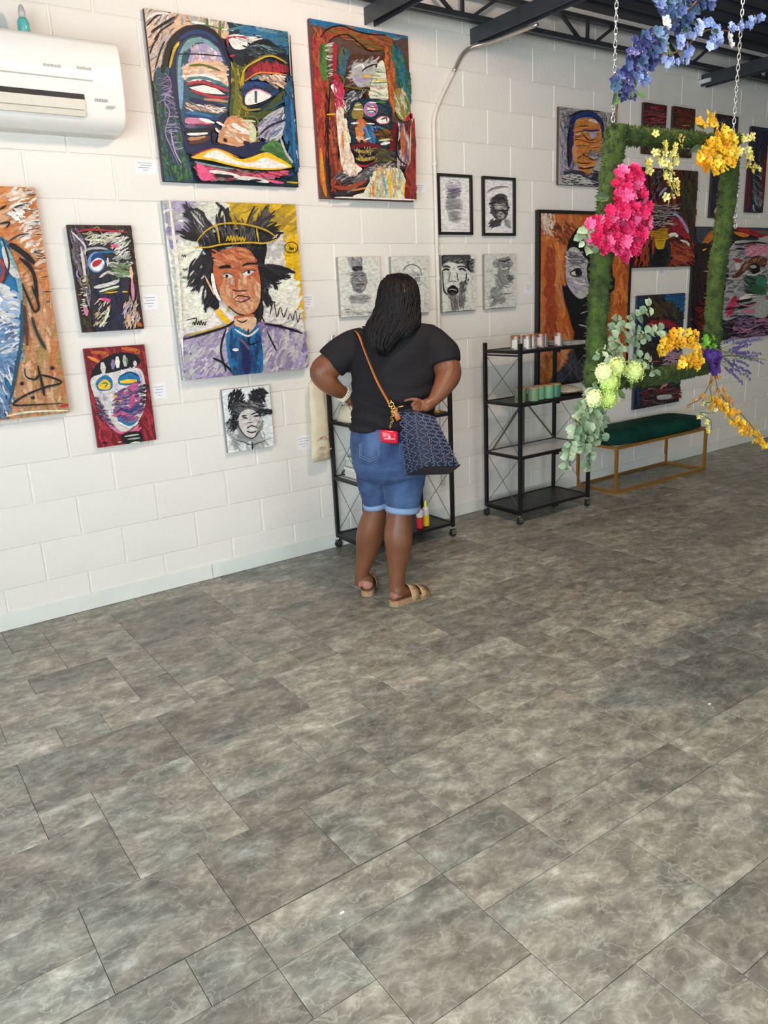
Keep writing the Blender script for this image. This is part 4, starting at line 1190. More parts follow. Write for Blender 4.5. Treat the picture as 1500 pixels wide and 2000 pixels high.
art('ink_portrait', 'pale sketch on canvas mostly hidden behind her head', 'drawing', [(763,501),(836,500),(839,610),(768,614)], '''
h 1W 40 30 100 60 900,100 1370,90 1380,800 940,820
s z 12 1040,300 1090,220 1180,190 1280,240 1310,340
s K 14 1190,390 1290,365
s k 10 1200,410 1290,395
h gG 30 10 80 30 1080,300 1280,280 1260,460 1100,460
''', (640, 490), 7.143, edge=(160, 158, 150), bg='#d6d6cc', rnd=31)
G2_ = 1.25
art('framed_painting', 'tall black framed orange painting of a half-black face behind the shelf', 'painting', [(1048,410),(1231,414),(1230,738),(1053,752)], '''
P O 60,80 1060,80 1060,1950 60,1930
h oOhS 200 50 260 85 70,90 560,90 400,400 320,1200 420,1500 200,1900 70,1900
h OhHo 120 50 260 88 840,600 1050,640 1050,1900 800,1900 860,1100
h H 30 34 260 88 150,500 220,500 220,1400 150,1400
h sWS 24 34 120 80 80,110 220,110 200,320 110,300
h dH 20 26 80 50 200,200 480,200 360,420 240,420
P k 360,500 380,400 440,290 520,230 620,240 700,320 780,450 840,600 860,780 880,800 870,920 840,960 820,1100 760,1300 640,1420 520,1420 430,1350 380,1180 340,1050 310,880 360,860
P G 350,620 370,500 420,460 480,480 540,560 600,640 600,860 600,940 560,1000 500,1020 440,980 380,900 350,800
h GWgV 100 24 90 20 370,500 480,500 590,680 590,900 480,1000 380,860
h gK 30 12 60 10 370,520 560,560 560,640 390,640
P K 390,750 430,700 490,690 520,740 500,780 430,780
e W 440,745 40,22
e k 470,735 26,32
s k 10 390,745 440,700 510,700
s g 14 380,680 440,650 520,670
s W 22 420,820 480,860 560,860
s k 50 600,620 600,780 640,900
P V 600,900 640,880 640,1340 580,1350 600,1100
h G 20 18 60 80 600,920 640,920 640,1300 600,1300
s G 10 500,1180 560,1160
s G 14 480,1300 560,1320 620,1330
s z 10 520,1100 560,1080
P x 440,1430 640,1430 820,1600 800,1940 200,1940 260,1820 380,1700 420,1600
h kKx 70 40 180 75 440,1450 700,1500 780,1900 260,1900 400,1700
P k 440,1380 600,1400 640,1640 520,1700 440,1620
''', (1040, 400), 5.557, thick=.04, edge=(150, 110, 70), frame=.022, gain=1.05, bg='O', rnd=33)
art('abstract_painting', 'painting of an orange face on grey behind the top left of the moss frame', 'painting', [(1093,208),(1198,222),(1200,364),(1090,363)], '''
h WGkK 120 14 160 -8 90,160 980,200 980,420 90,330
h GVzx 90 22 300 85 100,340 280,350 280,1250 100,1250
P N 200,500 260,320 420,240 620,250 760,400 780,600 720,700 640,360 400,340 300,420 280,700 260,1000 200,1100
s b 40 290,360 420,270 560,270 700,350
s K 26 210,340 330,250 450,230
s k 30 200,1150 190,700 230,450
s x 40 120,500 260,460
P o 310,470 340,380 480,350 640,370 720,500 740,700 700,900 620,1100 560,1230 480,1270 400,1220 340,1080 280,1000 290,700
h oOfq 110 24 140 5 320,400 680,400 720,700 640,1050 480,1250 380,1150 300,900
P f 250,820 330,800 320,1020 270,1020
s W 40 520,370 600,390 660,420
s k 12 350,480 440,470 520,475
s N 30 420,540 540,550 700,540
s G 14 440,560 560,580 700,560
s k 12 300,580 380,560 440,570
s W 16 300,620 400,600
s k 10 290,660 400,640
P V 540,600 640,590 640,650 560,670
s d 20 420,600 520,700 620,690
s k 10 280,690 400,700 560,745 640,730
s O 26 640,700 700,740
s k 10 300,800 420,790 540,800
s k 10 560,830 700,820
s k 26 420,930 460,935
P G 540,900 640,880 660,980 580,1000
h GKz 30 14 90 -10 480,880 720,880 700,1000 520,1000
s k 12 340,1000 400,960 500,970 560,1020 680,1020
s k 14 330,1060 440,1080 560,1070
s s 14 360,1100 460,1140 600,1110
s k 22 350,1150 460,1165 610,1140
h kKxN 110 16 180 10 140,1200 360,1200 500,1280 700,1200 680,1440 140,1400
h WG 50 16 120 8 110,1250 300,1250 680,1400 120,1430
h WK 40 14 160 85 740,250 980,230 980,480 800,480
s k 16 160,330 330,250 480,220 720,240 960,210
''', (1085, 190), 8.333, edge=(88, 74, 72), gain=1.05, bg='#a8a09c', rnd=35)
for k, (cs, lab, ops) in enumerate((
  ([(1258,200),(1302,205),(1301,258),(1257,256)], 'small dark red painting, left one of the upper row behind the flowers', 'h dDKR 60 26 120 20 100,110 350,130 340,440 100,420\ns r 26 180,170 270,180\ns j 12 150,250 320,270\ns o 8 170,295 240,300\nh rjz 24 12 90 0 120,180 330,180 330,420 130,400'),
  ([(1316,207),(1358,213),(1356,262),(1314,259)], 'small dark painting with a yellow line, second of the upper row', 'h DKRE 60 26 120 10 450,160 690,180 680,470 450,440\ns y 8 490,325 650,330\ns f 12 500,375 620,380\nh jdR 24 14 90 0 480,200 660,220 640,440 480,430'),
  ([(1400,222),(1442,228),(1440,275),(1399,272)], 'small dark painting behind the hanging chain, third of the upper row', 'h KkDx 60 26 120 10 920,250 1190,280 1180,480 920,480\nh zg 14 10 60 0 930,300 1180,300 1160,440 940,430'))):
    art('small_painting', lab, 'painting', cs, ops, (1240, 180), 5.77, edge=(60, 44, 42), gain=1.05, bg='D', rnd=40+k)
art('small_painting', 'small dark canvas hanging just below the moss top bar', 'painting', [(1256,284),(1352,290),(1350,307),(1255,301)], 'h DKde 40 26 120 0 100,600 660,600 650,730 100,700', (1240, 180), 5.77, edge=(60, 44, 42), gain=1.05, bg='D', rnd=44)
art('figure_painting', 'large dark red painting behind the pink flowers', 'painting', [(1238,330),(1362,330),(1355,520),(1236,523)], '''
h DdRKH 260 44 200 80 300,0 1430,70 1370,1760 200,1780
h DKE 90 40 260 88 1150,80 1400,100 1330,1300 1150,1000
h HhR 60 40 160 30 900,1350 1340,1400 1340,1740 900,1740
P K 560,1300 900,1300 920,1740 560,1760
P k 600,1450 880,1450 880,1740 620,1750
h kK 40 30 90 80 560,1320 900,1320 900,1730 580,1740
P Y 560,1180 900,1160 960,1260 860,1320 820,1460 700,1460 660,1320
h YOE 50 16 120 0 560,1150 960,1100 900,1280 620,1300
s O 22 690,1330 830,1330
s K 8 680,1290 860,1285
P R 880,1180 1050,940 1150,900 1120,1100 1000,1200
h Rr 50 40 140 50 940,960 1200,1000 1240,1300 1000,1180
s V 50 920,830 1060,900 1180,1060 1240,1200
s w 60 900,1240 1000,1220 1060,1260
s W 40 1100,1320 1220,1360 1250,1420
h KzGW 60 14 160 -8 560,700 1060,700 1000,1100 640,1060
h Kz 40 34 120 -70 560,100 900,100 880,620 620,600
s V 40 730,560 800,470 860,420
s s 16 800,1050 1020,1020
s H 60 640,1250 620,1560
h H 30 40 200 88 300,1200 560,1300 540,1740 330,1740
''', (1200, 320), 8.824, edge=(58, 40, 40), gain=1.05, bg='D', rnd=47)
art('abstract_painting', 'large multicolour painting of a grey face at the right edge behind the frame', 'painting', [(1355,444),(1520,444),(1530,655),(1347,668)], '''
h xKkzE 260 40 170 0 100,90 1400,110 1500,1850 60,1900
h kKD 120 40 220 85 120,350 400,400 300,1700 100,1700
P x 150,100 420,100 300,340 160,340
P O 240,350 330,200 440,150 420,260 330,340
h oO 30 26 120 -50 250,330 420,170 420,280 340,340
P r 730,120 960,130 1280,180 1280,300 1000,240 860,190
h rRj 40 30 160 12 740,120 1280,200 1280,290 900,200
P o 730,180 960,230 880,270 760,230
s t 50 960,130 1280,150
s a 40 1100,190 1280,200
P G 640,520 760,340 1120,280 1280,300 1280,900 1240,1500 900,1480 560,1560 560,1200 640,900
h GWKzV 200 30 120 -10 600,520 820,340 1280,320 1260,900 900,1480 580,1500 600,900
s k 26 720,380 900,370 1050,350 1240,370
s K 40 820,290 960,300 1100,300
s W 40 720,350 820,340
P P 880,470 1040,400 1240,400 1240,540 940,570
h PpW 40 24 120 -30 890,440 1230,420 1220,540 930,560
s j 26 870,420 960,390 1060,380
s k 34 740,450 880,450
P d 680,880 840,760 940,620 1060,560 1220,620 1180,740 1060,680 940,760 760,900
h dDS 40 26 140 -40 700,860 940,620 1180,600 1160,700 900,780
P k 960,720 1030,670 1110,720 1100,820 1000,840
e G 1010,730 50,26
s W 22 860,840 1000,860 1100,830 1180,780
P j 700,600 830,620 820,660 730,650
P W 720,680 800,680 800,760 740,780
h kKa 80 30 120 20 900,880 1180,880 1180,1150 920,1150
P a 1050,900 1190,900 1190,1150 1080,1140
P M 1000,1000 1180,1060 1160,1150 1000,1130
s j 60 1210,1060 1280,1060
s O 70 1210,1210 1280,1200
P r 600,1360 680,1220 740,1180 740,1320 640,1400
h rpR 40 30 90 -40 590,1380 720,1220 740,1340 620,1520
s w 50 780,1230 860,1210 960,1200
s w 26 850,1170 1000,1160
s w 24 960,1200 1060,1200
s k 40 740,1280 860,1260 980,1240
s D 50 760,1380 900,1340 1050,1290
s P 24 800,1320 940,1340 1060,1300
s k 22 560,1400 720,1370 900,1350
s P 60 820,1440 960,1420 1040,1440
s P 50 600,1500 680,1500
h R 20 60 90 30 1150,1560 1280,1560 1280,1700 1180,1680
h zvnP 60 30 180 -10 700,1500 1280,1500 1280,1850 700,1860
s n 60 1000,1850 1280,1830
h DR 50 24 120 20 120,1280 300,1280 260,1700 110,1700
s W 10 220,800 360,800
s y 30 200,480 260,450
s E 30 290,660 380,640
s O 60 220,1780 300,1760
''', (1340, 430), 8.0, edge=(34, 32, 34), gain=1.05, bg='K', rnd=49)
art('abstract_painting', 'narrow dark blue and crimson painting above the green bench', 'painting', [(1243,578),(1336,572),(1328,785),(1240,799)], '''
h KkxDE 260 26 120 0 110,160 830,110 780,1760 80,1900
P b 540,160 820,110 820,320 640,260
h bBt 60 30 120 10 540,160 820,120 820,400 680,300
h tb 50 24 90 80 110,170 200,180 180,640 130,640
P R 240,640 300,540 480,520 700,560 740,660 500,650
h rR 50 26 140 5 260,560 520,520 720,600 700,660 300,640
h EKd 60 40 120 60 300,250 700,260 700,480 320,460
h N 30 40 120 20 300,640 620,660 560,900 320,880
h VPzG 60 18 120 -10 560,1000 780,1000 760,1240 520,1230
s H 26 330,1160 440,1170
s b 50 720,1140 780,1200
s S 40 440,1600 560,1480
s P 40 560,1480 520,1560
s P 26 250,1590 380,1600
h kKRz 90 26 160 0 150,1620 760,1560 760,1740 140,1880
P G 400,1700 600,1680 600,1740 420,1760
s R 40 640,1720 760,1700
s b 40 90,1600 100,1880
s t 60 660,1500 760,1480
''', (1230, 560), 8.0, edge=(44, 70, 96), gain=1.05, bg='K', rnd=51)
art('abstract_painting', 'tall dark painting with a crimson edge behind the yellow flowers at right', 'painting', [(1470,246),(1497,250),(1494,415),(1456,415)], '''
h KkxND 120 40 240 88 1320,390 1500,400 1480,1360 1250,1350
s R 40 1290,900 1260,1350
h zGx 30 20 120 60 1340,900 1460,900 1440,1340 1320,1330
s a 8 1400,430 1490,430
s R 60 1460,700 1450,1300
''', (1240, 180), 5.77, edge=(60, 30, 36), gain=1.05, bg='K', rnd=53)
art('abstract_painting', 'narrow dark canvas half hidden behind the right moss post', 'painting', [(1393,330),(1432,334),(1425,427),(1386,424)], '''
h KkN 80 30 180 85 880,880 1100,900 1060,1420 830,1420
s s 20 890,1360 930,1280
s W 12 900,1380 920,1300
''', (1240, 180), 5.77, edge=(50, 40, 42), gain=1.05, bg='K', rnd=55)
# ================================================================== STANDING WOMAN
HD = Vector((math.sin(YAW), math.cos(YAW), 0)); RD = Vector((math.cos(YAW), -math.sin(YAW), 0)); UP = Vector((0, 0, 1))
PB = Vector((1.44, -.95, 0))
def bp(px, py, o=0.0): return on_plane(px, py, PB-HD*o, HD)
def mpp(p): return (p-CAM).dot(_f)/F_PX
def ring(px, py, hw, hd, o, n=28, e=1.0):
    c = bp(px, py, o); s = mpp(c)*hw
    return [c + RD*(s*math.copysign(abs(math.cos(a))**e, math.cos(a))) - HD*(hd*math.copysign(abs(math.sin(a))**e, math.sin(a))) for a in [2*PI*j/n for j in range(n)]]
def limb(mb, pts, n=16):
    P = [bp(*q[:3]) for q in pts]; Rr = [mpp(p)*q[3] for p, q in zip(P, pts)]
    Q = catmull([tuple(p)+(r,) for p, r in zip(P, Rr)], 5)
    return mb.tube([q[:3] for q in Q], [q[3] for q in Q], n)
def ball(mb, c, rx, ry, rz, n=14, m_=8):
    c = Vector(c); rings = []
    for i in range(m_+1):
        t = PI*(.03+.94*i/m_); rings.append([c+RD*(rx*math.sin(t)*math.cos(a))+HD*(ry*math.sin(t)*math.sin(a))+UP*(rz*math.cos(t)) for a in [2*PI*j/n for j in range(n)]])
    return mb.loft(rings)
SKIN = mat('brown_skin', rgb(124, 78, 52), .42, c2=rgb(106, 64, 42), nscale=7, spec=.4, bump=.1, bscale=200)
SOLE = mat('lighter_skin', rgb(164, 106, 84), .5)
TEE = mat('black_jersey', rgb(33, 31, 33), .9, nz=.15, nscale=14, bump=.35, bscale=18, spec=.2, stretch=(1, 1, 2.4))
wmn = empty('person', (1.44, -.93, 0), 'person seen from behind in black t-shirt and denim shorts, hands on hips, facing the wall', 'person')
b = MB()
# trunk
b.loft([ring(777, 606, 22, .055, .0), ring(777, 632, 24, .058, .0), ring(777, 648, 48, .07, .0), ring(773, 664, 74, .09, .0), ring(769, 700, 78, .115, .0), ring(768, 740, 75, .12, 0), ring(768, 790, 72, .12, 0), ring(766, 850, 70, .12, 0), ring(766, 880, 64, .11, .01), ring(768, 905, 50, .08, .01)])
# head with face (turned to the shelf)
hc = bp(777, 577, 0)
ball(b, hc+UP*.0, .072, .088, .100); ball(b, hc-UP*.055+HD*.018, .058, .070, .062)
ball(b, hc+HD*.096-UP*.018, .014, .020, .022); b.tube([hc+HD*.088+UP*.015, hc+HD*.112-UP*.022], [.008, .013], 8)
ball(b, hc+HD*.080-UP*.055, .024, .012, .008); ball(b, hc+HD*.078-UP*.068, .020, .012, .008); ball(b, hc+HD*.066-UP*.095, .026, .022, .018)
for s in (-1, 1):
    ball(b, hc+RD*(s*.080)-UP*.012+HD*.005, .008, .016, .028); ball(b, hc+HD*.080+RD*(s*.030)+UP*.026, .022, .010, .007)
# arms
limb(b, [(706, 672, 0, 22), (670, 692, .01, 25), (646, 712, .026, 27), (630, 727, .04, 26), (638, 744, .04, 22), (652, 757, .02, 17.5), (666, 766, -.01, 13.5), (676, 771, -.035, 11)])
limb(b, [(842, 676, 0, 22), (862, 694, .01, 25.5), (871, 713, .034, 27), (875, 732, .06, 26), (868, 750, .09, 21.5), (858, 767, .11, 17), (849, 779, .125, 13), (843, 786, .13, 11.5)])
# right hand: palm, four fingers (index reaching out), thumb
def fing(pts): limb(b, pts, 9)
limb(b, [(845, 784, .13, 11), (838, 789, .14, 12.5), (829, 793, .145, 12.5), (822, 795, .15, 9.5)])
fing([(826, 786, .15, 4.6), (815, 781, .155, 4.2), (803, 780, .16, 3.7), (789, 783, .16, 2.8)])
fing([(824, 791, .16, 4.4), (812, 787, .175, 4.3), (805, 791, .185, 3.9), (812, 796, .187, 3.2), (818, 795, .185, 2.6)])
fing([(826, 797, .16, 4.4), (815, 795, .178, 4.3), (808, 799, .187, 3.9), (815, 803, .188, 3.2), (821, 801, .186, 2.6)])
fing([(830, 802, .155, 4.2), (820, 803, .172, 4.0), (814, 807, .178, 3.5), (821, 809, .178, 2.7)])
fing([(838, 793, .155, 5.2), (833, 800, .175, 4.8), (826, 799, .185, 3.6)])
# left hand resting on the front of the hip
limb(b, [(675, 771, -.035, 10.5), (681, 776, -.045, 12), (687, 783, -.05, 12), (690, 789, -.05, 9)])
for k in range(4):
    fing([(686+k*1.0, 780+k*5, -.045-.008*k, 4.3), (694+k*.2, 784+k*5, -.03-.008*k, 4.1), (698, 789+k*5, -.035-.008*k, 3.7), (694, 794+k*4.4, -.03-.008*k, 3.0)])
fing([(684, 774, -.035, 4.8), (692, 772, -.02, 4.4), (700, 775, -.012, 3.4)])
# legs
limb(b, [(732, 905, .0, 25), (727, 945, -.03, 21), (734, 982, -.05, 20.5), (732, 1003, -.06, 23.5), (725, 1030, -.07, 26), (721, 1052, -.08, 26), (716, 1080, -.09, 20.5), (709, 1110, -.10, 14.5), (706, 1130, -.107, 12.8), (706, 1142, -.108, 13.5)], 22)
limb(b, [(792, 905, .0, 28), (789, 950, .02, 27), (785, 985, .03, 24.5), (781, 1010, .035, 25.5), (778, 1040, .045, 28), (778, 1062, .05, 27), (777, 1090, .055, 22), (776, 1118, .06, 17), (776, 1140, .06, 15.5), (776, 1150, .06, 16)], 22)
def foot(heel, d, L_, mirror):
    d = Vector((d[0], d[1], 0)).normalized(); sd = Vector((d.y, -d.x, 0)); H0 = Vector((heel[0], heel[1], 0)); rings = []
    for f, w_, z0_, z1_ in ((.0, .018, .040, .062), (.04, .030, .034, .085), (.14, .034, .032, .105), (.26, .033, .032, .108), (.38, .034, .033, .088), (.55, .040, .033, .068), (.72, .045, .033, .056), (.84, .042, .034, .050)):
        c = H0+d*(L_*f); zc, zh = (z0_+z1_)/2, (z1_-z0_)/2
        rings.append([c+sd*(w_*math.cos(a))+UP*(zc+zh*math.sin(a)) for a in [2*PI*j/14 for j in range(14)]])
    b.loft(rings)
    for k, (u, l, r) in enumerate(((-.030, .97, .012), (-.012, 1.0, .010), (.004, .985, .0095), (.019, .955, .009), (.032, .92, .0085))):
        u *= mirror; b.tube([H0+d*(L_*.80)+sd*u+UP*.043, H0+d*(L_*(l-.05))+sd*u+UP*.044, H0+d*(L_*l)+sd*u+UP*.040], [r*.9, r, r*.6], 8)
LH, LD = (1.389, -.850), (.56, .83); RH, RDr = (1.408, -1.045), (1.0, .06)
foot(LH, LD, .235, 1); foot(RH, RDr, .235, 1)
body = b.build('body', SKIN, wmn); remesh(body, .0042, 5)
body.data.materials.append(SOLE)
for pl_ in body.data.polygons:
    w3 = pl_.center+world_loc(body)
    if w3.z < .072+.012*math.sin(w3.x*60) and min((w3.xy-Vector(LH)).length, (w3.xy-Vector(RH)).length) < .052: pl_.material_index = 1
# hair ---------------------------------------------------------------
HAIR = mat('black_hair', rgb(14, 12, 13), .55, nz=.4, nscale=90, spec=.25, bump=.4, bscale=240, stretch=(3, 3, .4))
HR = [(533, 778, 6, .03, .0), (537, 778, 17, .06, .0), (545, 778, 27, .082, .0), (560, 778, 34, .10, .0), (580, 778, 36.5, .108, .005), (600, 777, 38, .105, .015), (618, 774, 43, .088, .04), (632, 768, 48, .062, .075), (645, 762, 44, .045, .105), (660, 755, 35, .034, .125), (675, 749, 24, .026, .138), (690, 752, 10, .014, .145)]
def hr(y):
    for p, q in zip(HR, HR[1:]):
        if y <= q[0]: f = (y-p[0])/(q[0]-p[0]); return [p[k]+(q[k]-p[k])*f for k in range(1, 5)]
    return HR[-1][1:]
h = MB().loft([ring(c, y, w_, d_, o, 30) for y, c, w_, d_, o in HR])
hair = h.build('hair', HAIR, wmn); remesh(hair, .006, 3)
h = MB(); rr_ = random.Random(5)
for k in range(230):
    th = rr_.uniform(-1.75, 1.75); ye = rr_.uniform(650, 700) - 22*max(0, math.sin(th)) + rr_.uniform(-8, 6)
    ye = min(ye, 697 if th < .4 else 660); y0_ = rr_.uniform(535, 560); pts = []; ph = rr_.uniform(0, 6)
    for j in range(11):
        y = y0_+(ye-y0_)*j/10; c, w_, d_, o = hr(y); t2 = th*(1-.12*j/10)+.05*math.sin(ph+j*.8)
        pts.append(bp(c+w_*math.sin(t2)*1.04+rr_.uniform(-1, 1)+2.6*math.sin(ph+j*1.3), y, o+d_*math.cos(t2)+.006+.004*math.sin(ph+j)))
    h.tube(pts, [.0042+.0028*math.sin(PI*j/10) for j in range(10)]+[.0014], 5)
for k in range(24):   # ends sweeping over the left shoulder
    y0_ = rr_.uniform(590, 612); e0 = rr_.uniform(0, 1); pts = [bp(744+6*e0, y0_, .05), bp(735+8*e0, y0_+22, .07), bp(722+12*e0, y0_+36+6*e0, .085), bp(704+22*e0, 636+rr_.uniform(0, 12)+14*e0, .085+.03*e0)]
    h.tube(catmull([tuple(p) for p in pts], 4), [.005]*12+[.0015], 5)
o_ = h.build('hair_strand', HAIR, wmn, smooth=True); tag(o_, kind='stuff')
sc = MB()
for x, y, w_ in ((774, 574, 3.5), (790, 569, 4), (789, 559, 2.5)):
    c = bp(x, y, .1165); sc.tube([c-UP*.012, c+UP*.002, c+UP*.012], [.0008, w_*.0009, .0008], 8)
sc.build('scalp_parting', mat('scalp', rgb(92, 68, 56), .8), wmn, smooth=True)
EYE = mat('eye_white', rgb(230, 226, 220), .2); 
for s in (-1, 1):
    e_ = ball(MB(), hc+HD*.082+RD*(s*.030)+UP*.012, .011, .008, .007).build('eye', EYE, wmn, smooth=True)
    ball(MB(), hc+HD*.0895+RD*(s*.030)+UP*.012, .0045, .002, .0045, 10, 6).build('iris', HAIR, e_, smooth=True)
# t-shirt ------------------------------------------------------------
b = MB()
b.loft([ring(777, 629, 30, .062, .0), ring(776, 633, 50, .074, .0), ring(775, 639, 72, .088, .0), ring(773, 648, 86, .10, .0), ring(771, 664, 92, .112, .0), ring(769, 690, 88, .126, .0), ring(768, 715, 85, .13, .0), ring(769, 745, 83, .134, .0), ring(769, 770, 82, .14, 0), ring(768, 795, 81.5, .146, 0), ring(767, 815, 82.5, .152, 0), ring(766.5, 834, 84, .158, 0)])
limb(b, [(716, 666, 0, 30), (692, 676, .0, 33), (666, 693, .012, 33.5), (646, 711, .022, 33.5)], 22)
limb(b, [(824, 664, 0, 30), (846, 674, .0, 34), (863, 692, .012, 34), (869, 712, .03, 33)], 22)
tee = b.build('tshirt', TEE, wmn); remesh(tee, .006, 5)
for v in tee.data.vertices:      # pulled folds across the small of the back
    w3 = v.co+world_loc(tee); q = w3-PB; lx = q.dot(RD)
    f_ = .0060*math.sin(w3.z*88+lx*8+2*math.sin(lx*14))*max(0, min(1, (1.17-w3.z)/.12)) + .0035*math.sin(w3.z*34-lx*26)
    v.co += v.normal*f_
# shorts -------------------------------------------------------------
DEN = bpy.data.materials.new('denim'); DEN.use_nodes = True; nt = DEN.node_tree; N = nt.nodes; L = nt.links; pb = N['Principled BSDF']
tc = N.new('ShaderNodeTexCoord'); n1 = N.new('ShaderNodeTexNoise'); n1.inputs['Scale'].default_value = 6; n1.inputs['Detail'].default_value = 3; L.new(tc.outputs['Object'], n1.inputs['Vector'])
cr = N.new('ShaderNodeValToRGB'); cr.color_ramp.elements[0].position = .35; cr.color_ramp.elements[0].color = rgb(30, 48, 88); cr.color_ramp.elements[1].position = .68; cr.color_ramp.elements[1].color = rgb(74, 100, 138)
L.new(n1.outputs[0], cr.inputs[0]); wv = N.new('ShaderNodeTexNoise'); wv.inputs['Scale'].default_value = 60; mp = N.new('ShaderNodeMapping'); mp.inputs['Scale'].default_value = (.5, .5, 4); L.new(tc.outputs['Object'], mp.inputs[0]); L.new(mp.outputs[0], wv.inputs['Vector'])
mr = N.new('ShaderNodeMapRange'); mr.inputs[3].default_value = .75; mr.inputs[4].default_value = 1.2; L.new(wv.outputs[0], mr.inputs[0]); hs = N.new('ShaderNodeHueSaturation'); L.new(mr.outputs[0], hs.inputs['Value']); L.new(cr.outputs[0], hs.inputs['Color']); L.new(hs.outputs[0], pb.inputs['Base Color']); pb.inputs['Roughness'].default_value = .85
bpn = N.new('ShaderNodeBump'); bpn.inputs['Strength'].default_value = .4; bpn.inputs['Distance'].default_value = .003; L.new(wv.outputs[0], bpn.inputs['Height']); L.new(bpn.outputs[0], pb.inputs['Normal'])
CUFF = mat('pale_denim_cuff', rgb(132, 156, 186), .85, nz=.1, nscale=90)
b = MB()
b.loft([ring(766, 826, 79, .150, 0), ring(766, 845, 82, .158, .0), ring(765.5, 865, 82.5, .163, .008), ring(766, 888, 80.5, .166, .012), ring(766.5, 908, 77.5, .156, .012), ring(767, 926, 70, .135, .01), ring(768, 938, 56, .10, .0)])
for sgn, cxk in ((-1, 728), (1, 806)):    # seat volume
    ball(b, bp(cxk, 884, .055), .092, .112, .085, 18, 10)
limb(b, [(734, 890, 0, 40), (729, 918, -.005, 35), (726, 942, -.025, 29), (730, 964, -.04, 26), (734.5, 984, -.05, 24)], 24)
limb(b, [(796, 890, 0, 40), (793, 918, .01, 40), (790, 942, .02, 39), (788, 968, .025, 35.5), (786, 992, .03, 32)], 24)
sh = b.build('shorts', DEN, wmn); remesh(sh, .006, 4)
for pts, r0_, r1_ in ((((734, 981, -.05), (735.5, 990, -.052)), 25, 24), (((786.5, 987, .03), (786, 998, .031)), 33.5, 32)):
    p, q = bp(*pts[0]), bp(*pts[1]); s = mpp(p); dn = (q-p).normalized()
    MB().tube([p-dn*.002, p, p+(q-p)*.5, q, q+dn*.001, q-dn*.003], [r0_*s*.96, r0_*s*1.04, r0_*s*1.06, r1_*s*1.06, r1_*s*1.0, r1_*s*.94], 28, True).build('cuff', CUFF, sh, smooth=True)
STI = mat('pale_stitching', rgb(104, 128, 160), .8)
for sg, cx0 in ((-1, 722), (1, 800)):     # back pockets with arched stitching
    pk = MB()
    for off in (0, 3):
        pts = [(cx0-19+off, 866), (cx0-20+off, 893-off), (cx0, 902-off*1.4), (cx0+20-off, 893-off), (cx0+19-off, 866)]
        pk.tube([bp(x, y, .155+.015*(1-abs(x-cx0)/30)+.012+.0) for x, y in pts], .0011, 5)
    pk.build('pocket_seam', STI, sh)
# sandals ------------------------------------------------------------
SUEDE = mat('tan_suede', rgb(190, 152, 108), .85, nz=.12, nscale=60); CORK = mat('cork_sole', rgb(176, 132, 92), .8, nz=.15, nscale=120); RUBB = mat('tan_outsole', rgb(156, 134, 100), .7); BUCK = mat('antique_buckle', rgb(214, 184, 140), .25, .9)
def sandal(heel, d, L_, label):
    d = Vector((d[0], d[1], 0)).normalized(); sd = Vector((d.y, -d.x, 0)); H0 = Vector((heel[0], heel[1], 0))-d*.012; L_ *= 1.10
    root = MB(); OUT = [(0, .0), (.02, .022), (.08, .034), (.2, .037), (.4, .037), (.6, .045), (.75, .050), (.88, .045), (.96, .028), (1.0, .0)]
    loop = [(f, w_) for f, w_ in OUT]+[(f, -w_) for f, w_ in reversed(OUT[1:-1])]
    def lay(z, k, dz=0): return [H0+d*(L_*(.5+(f-.5)*k))+sd*(w_*k)+UP*(z+(dz if abs(w_) > .02 and f < .9 else 0)) for f, w_ in loop]
    s0 = MB().loft([lay(.0004, .97), lay(.002, 1.0), lay(.011, 1.0)]).build('sandal', RUBB, wmn); 
    MB().loft([lay(.0112, .99), lay(.022, .975), lay(.0285, .985, .006), lay(.029, .90)]).build('footbed', CORK, s0, smooth=False)
    for f0, f1, zt in ((.40, .60, .092), (.66, .82, .068)):
        rings = []
        for k in range(13):
            a = PI*k/12; row = []
            for f, th in ((f0, 0), (f1, 0), (f1, .004), (f0, .004)):
                w_ = .047+th; zz = .020+(zt*(1-.22*(f-f0)/(f1-f0))-.016+th)*math.sin(a)**.8 if 0 < k < 12 else .014
                row.append(H0+d*(L_*f)+sd*(w_*math.cos(a))+UP*zz)
            rings.append(row)
        MB().loft(rings).build('strap', SUEDE, s0, smooth=True)
        fm = (f0+f1)/2; c = H0+d*(L_*fm)-sd*.030*(-1 if False else 1)+UP*(zt*.88)
        c = H0+d*(L_*fm)+sd*.026+UP*(zt*.86+.004)
        bk = MB(); u = d*.014; v = (sd*.012-UP*.008)
        bk.tube([c-u-v, c+u-v, c+u+v, c-u+v, c-u-v], .0022, 6); bk.tube([c-v, c+v*1.3], .0016, 6)
        bk.build('buckle', BUCK, s0)
    # quarter panel running back along the outer side
    return s0
sandal(LH, LD, .235, ''); sandal(RH, RDr, .235, '')
# bracelet -----------------------------------------------------------
BEAD = mat('cream_beads', rgb(226, 212, 184), .35)
c = bp(672, 769, -.028); ax = (bp(682, 776, -.045)-bp(664, 762, -.01)).normalized(); e1 = ax.cross(UP).normalized(); e2 = ax.cross(e1)
bd = MB()
for off in (-.008, 0.0, .008):
    for k in range(22):
        a = 2*PI*k/22; q = c+ax*off+e1*(.036*math.cos(a))+e2*(.036*math.sin(a)); ball(bd, q, .0055, .0055, .0055, 7, 4)
bd.build('bracelet', BEAD, wmn, smooth=True)
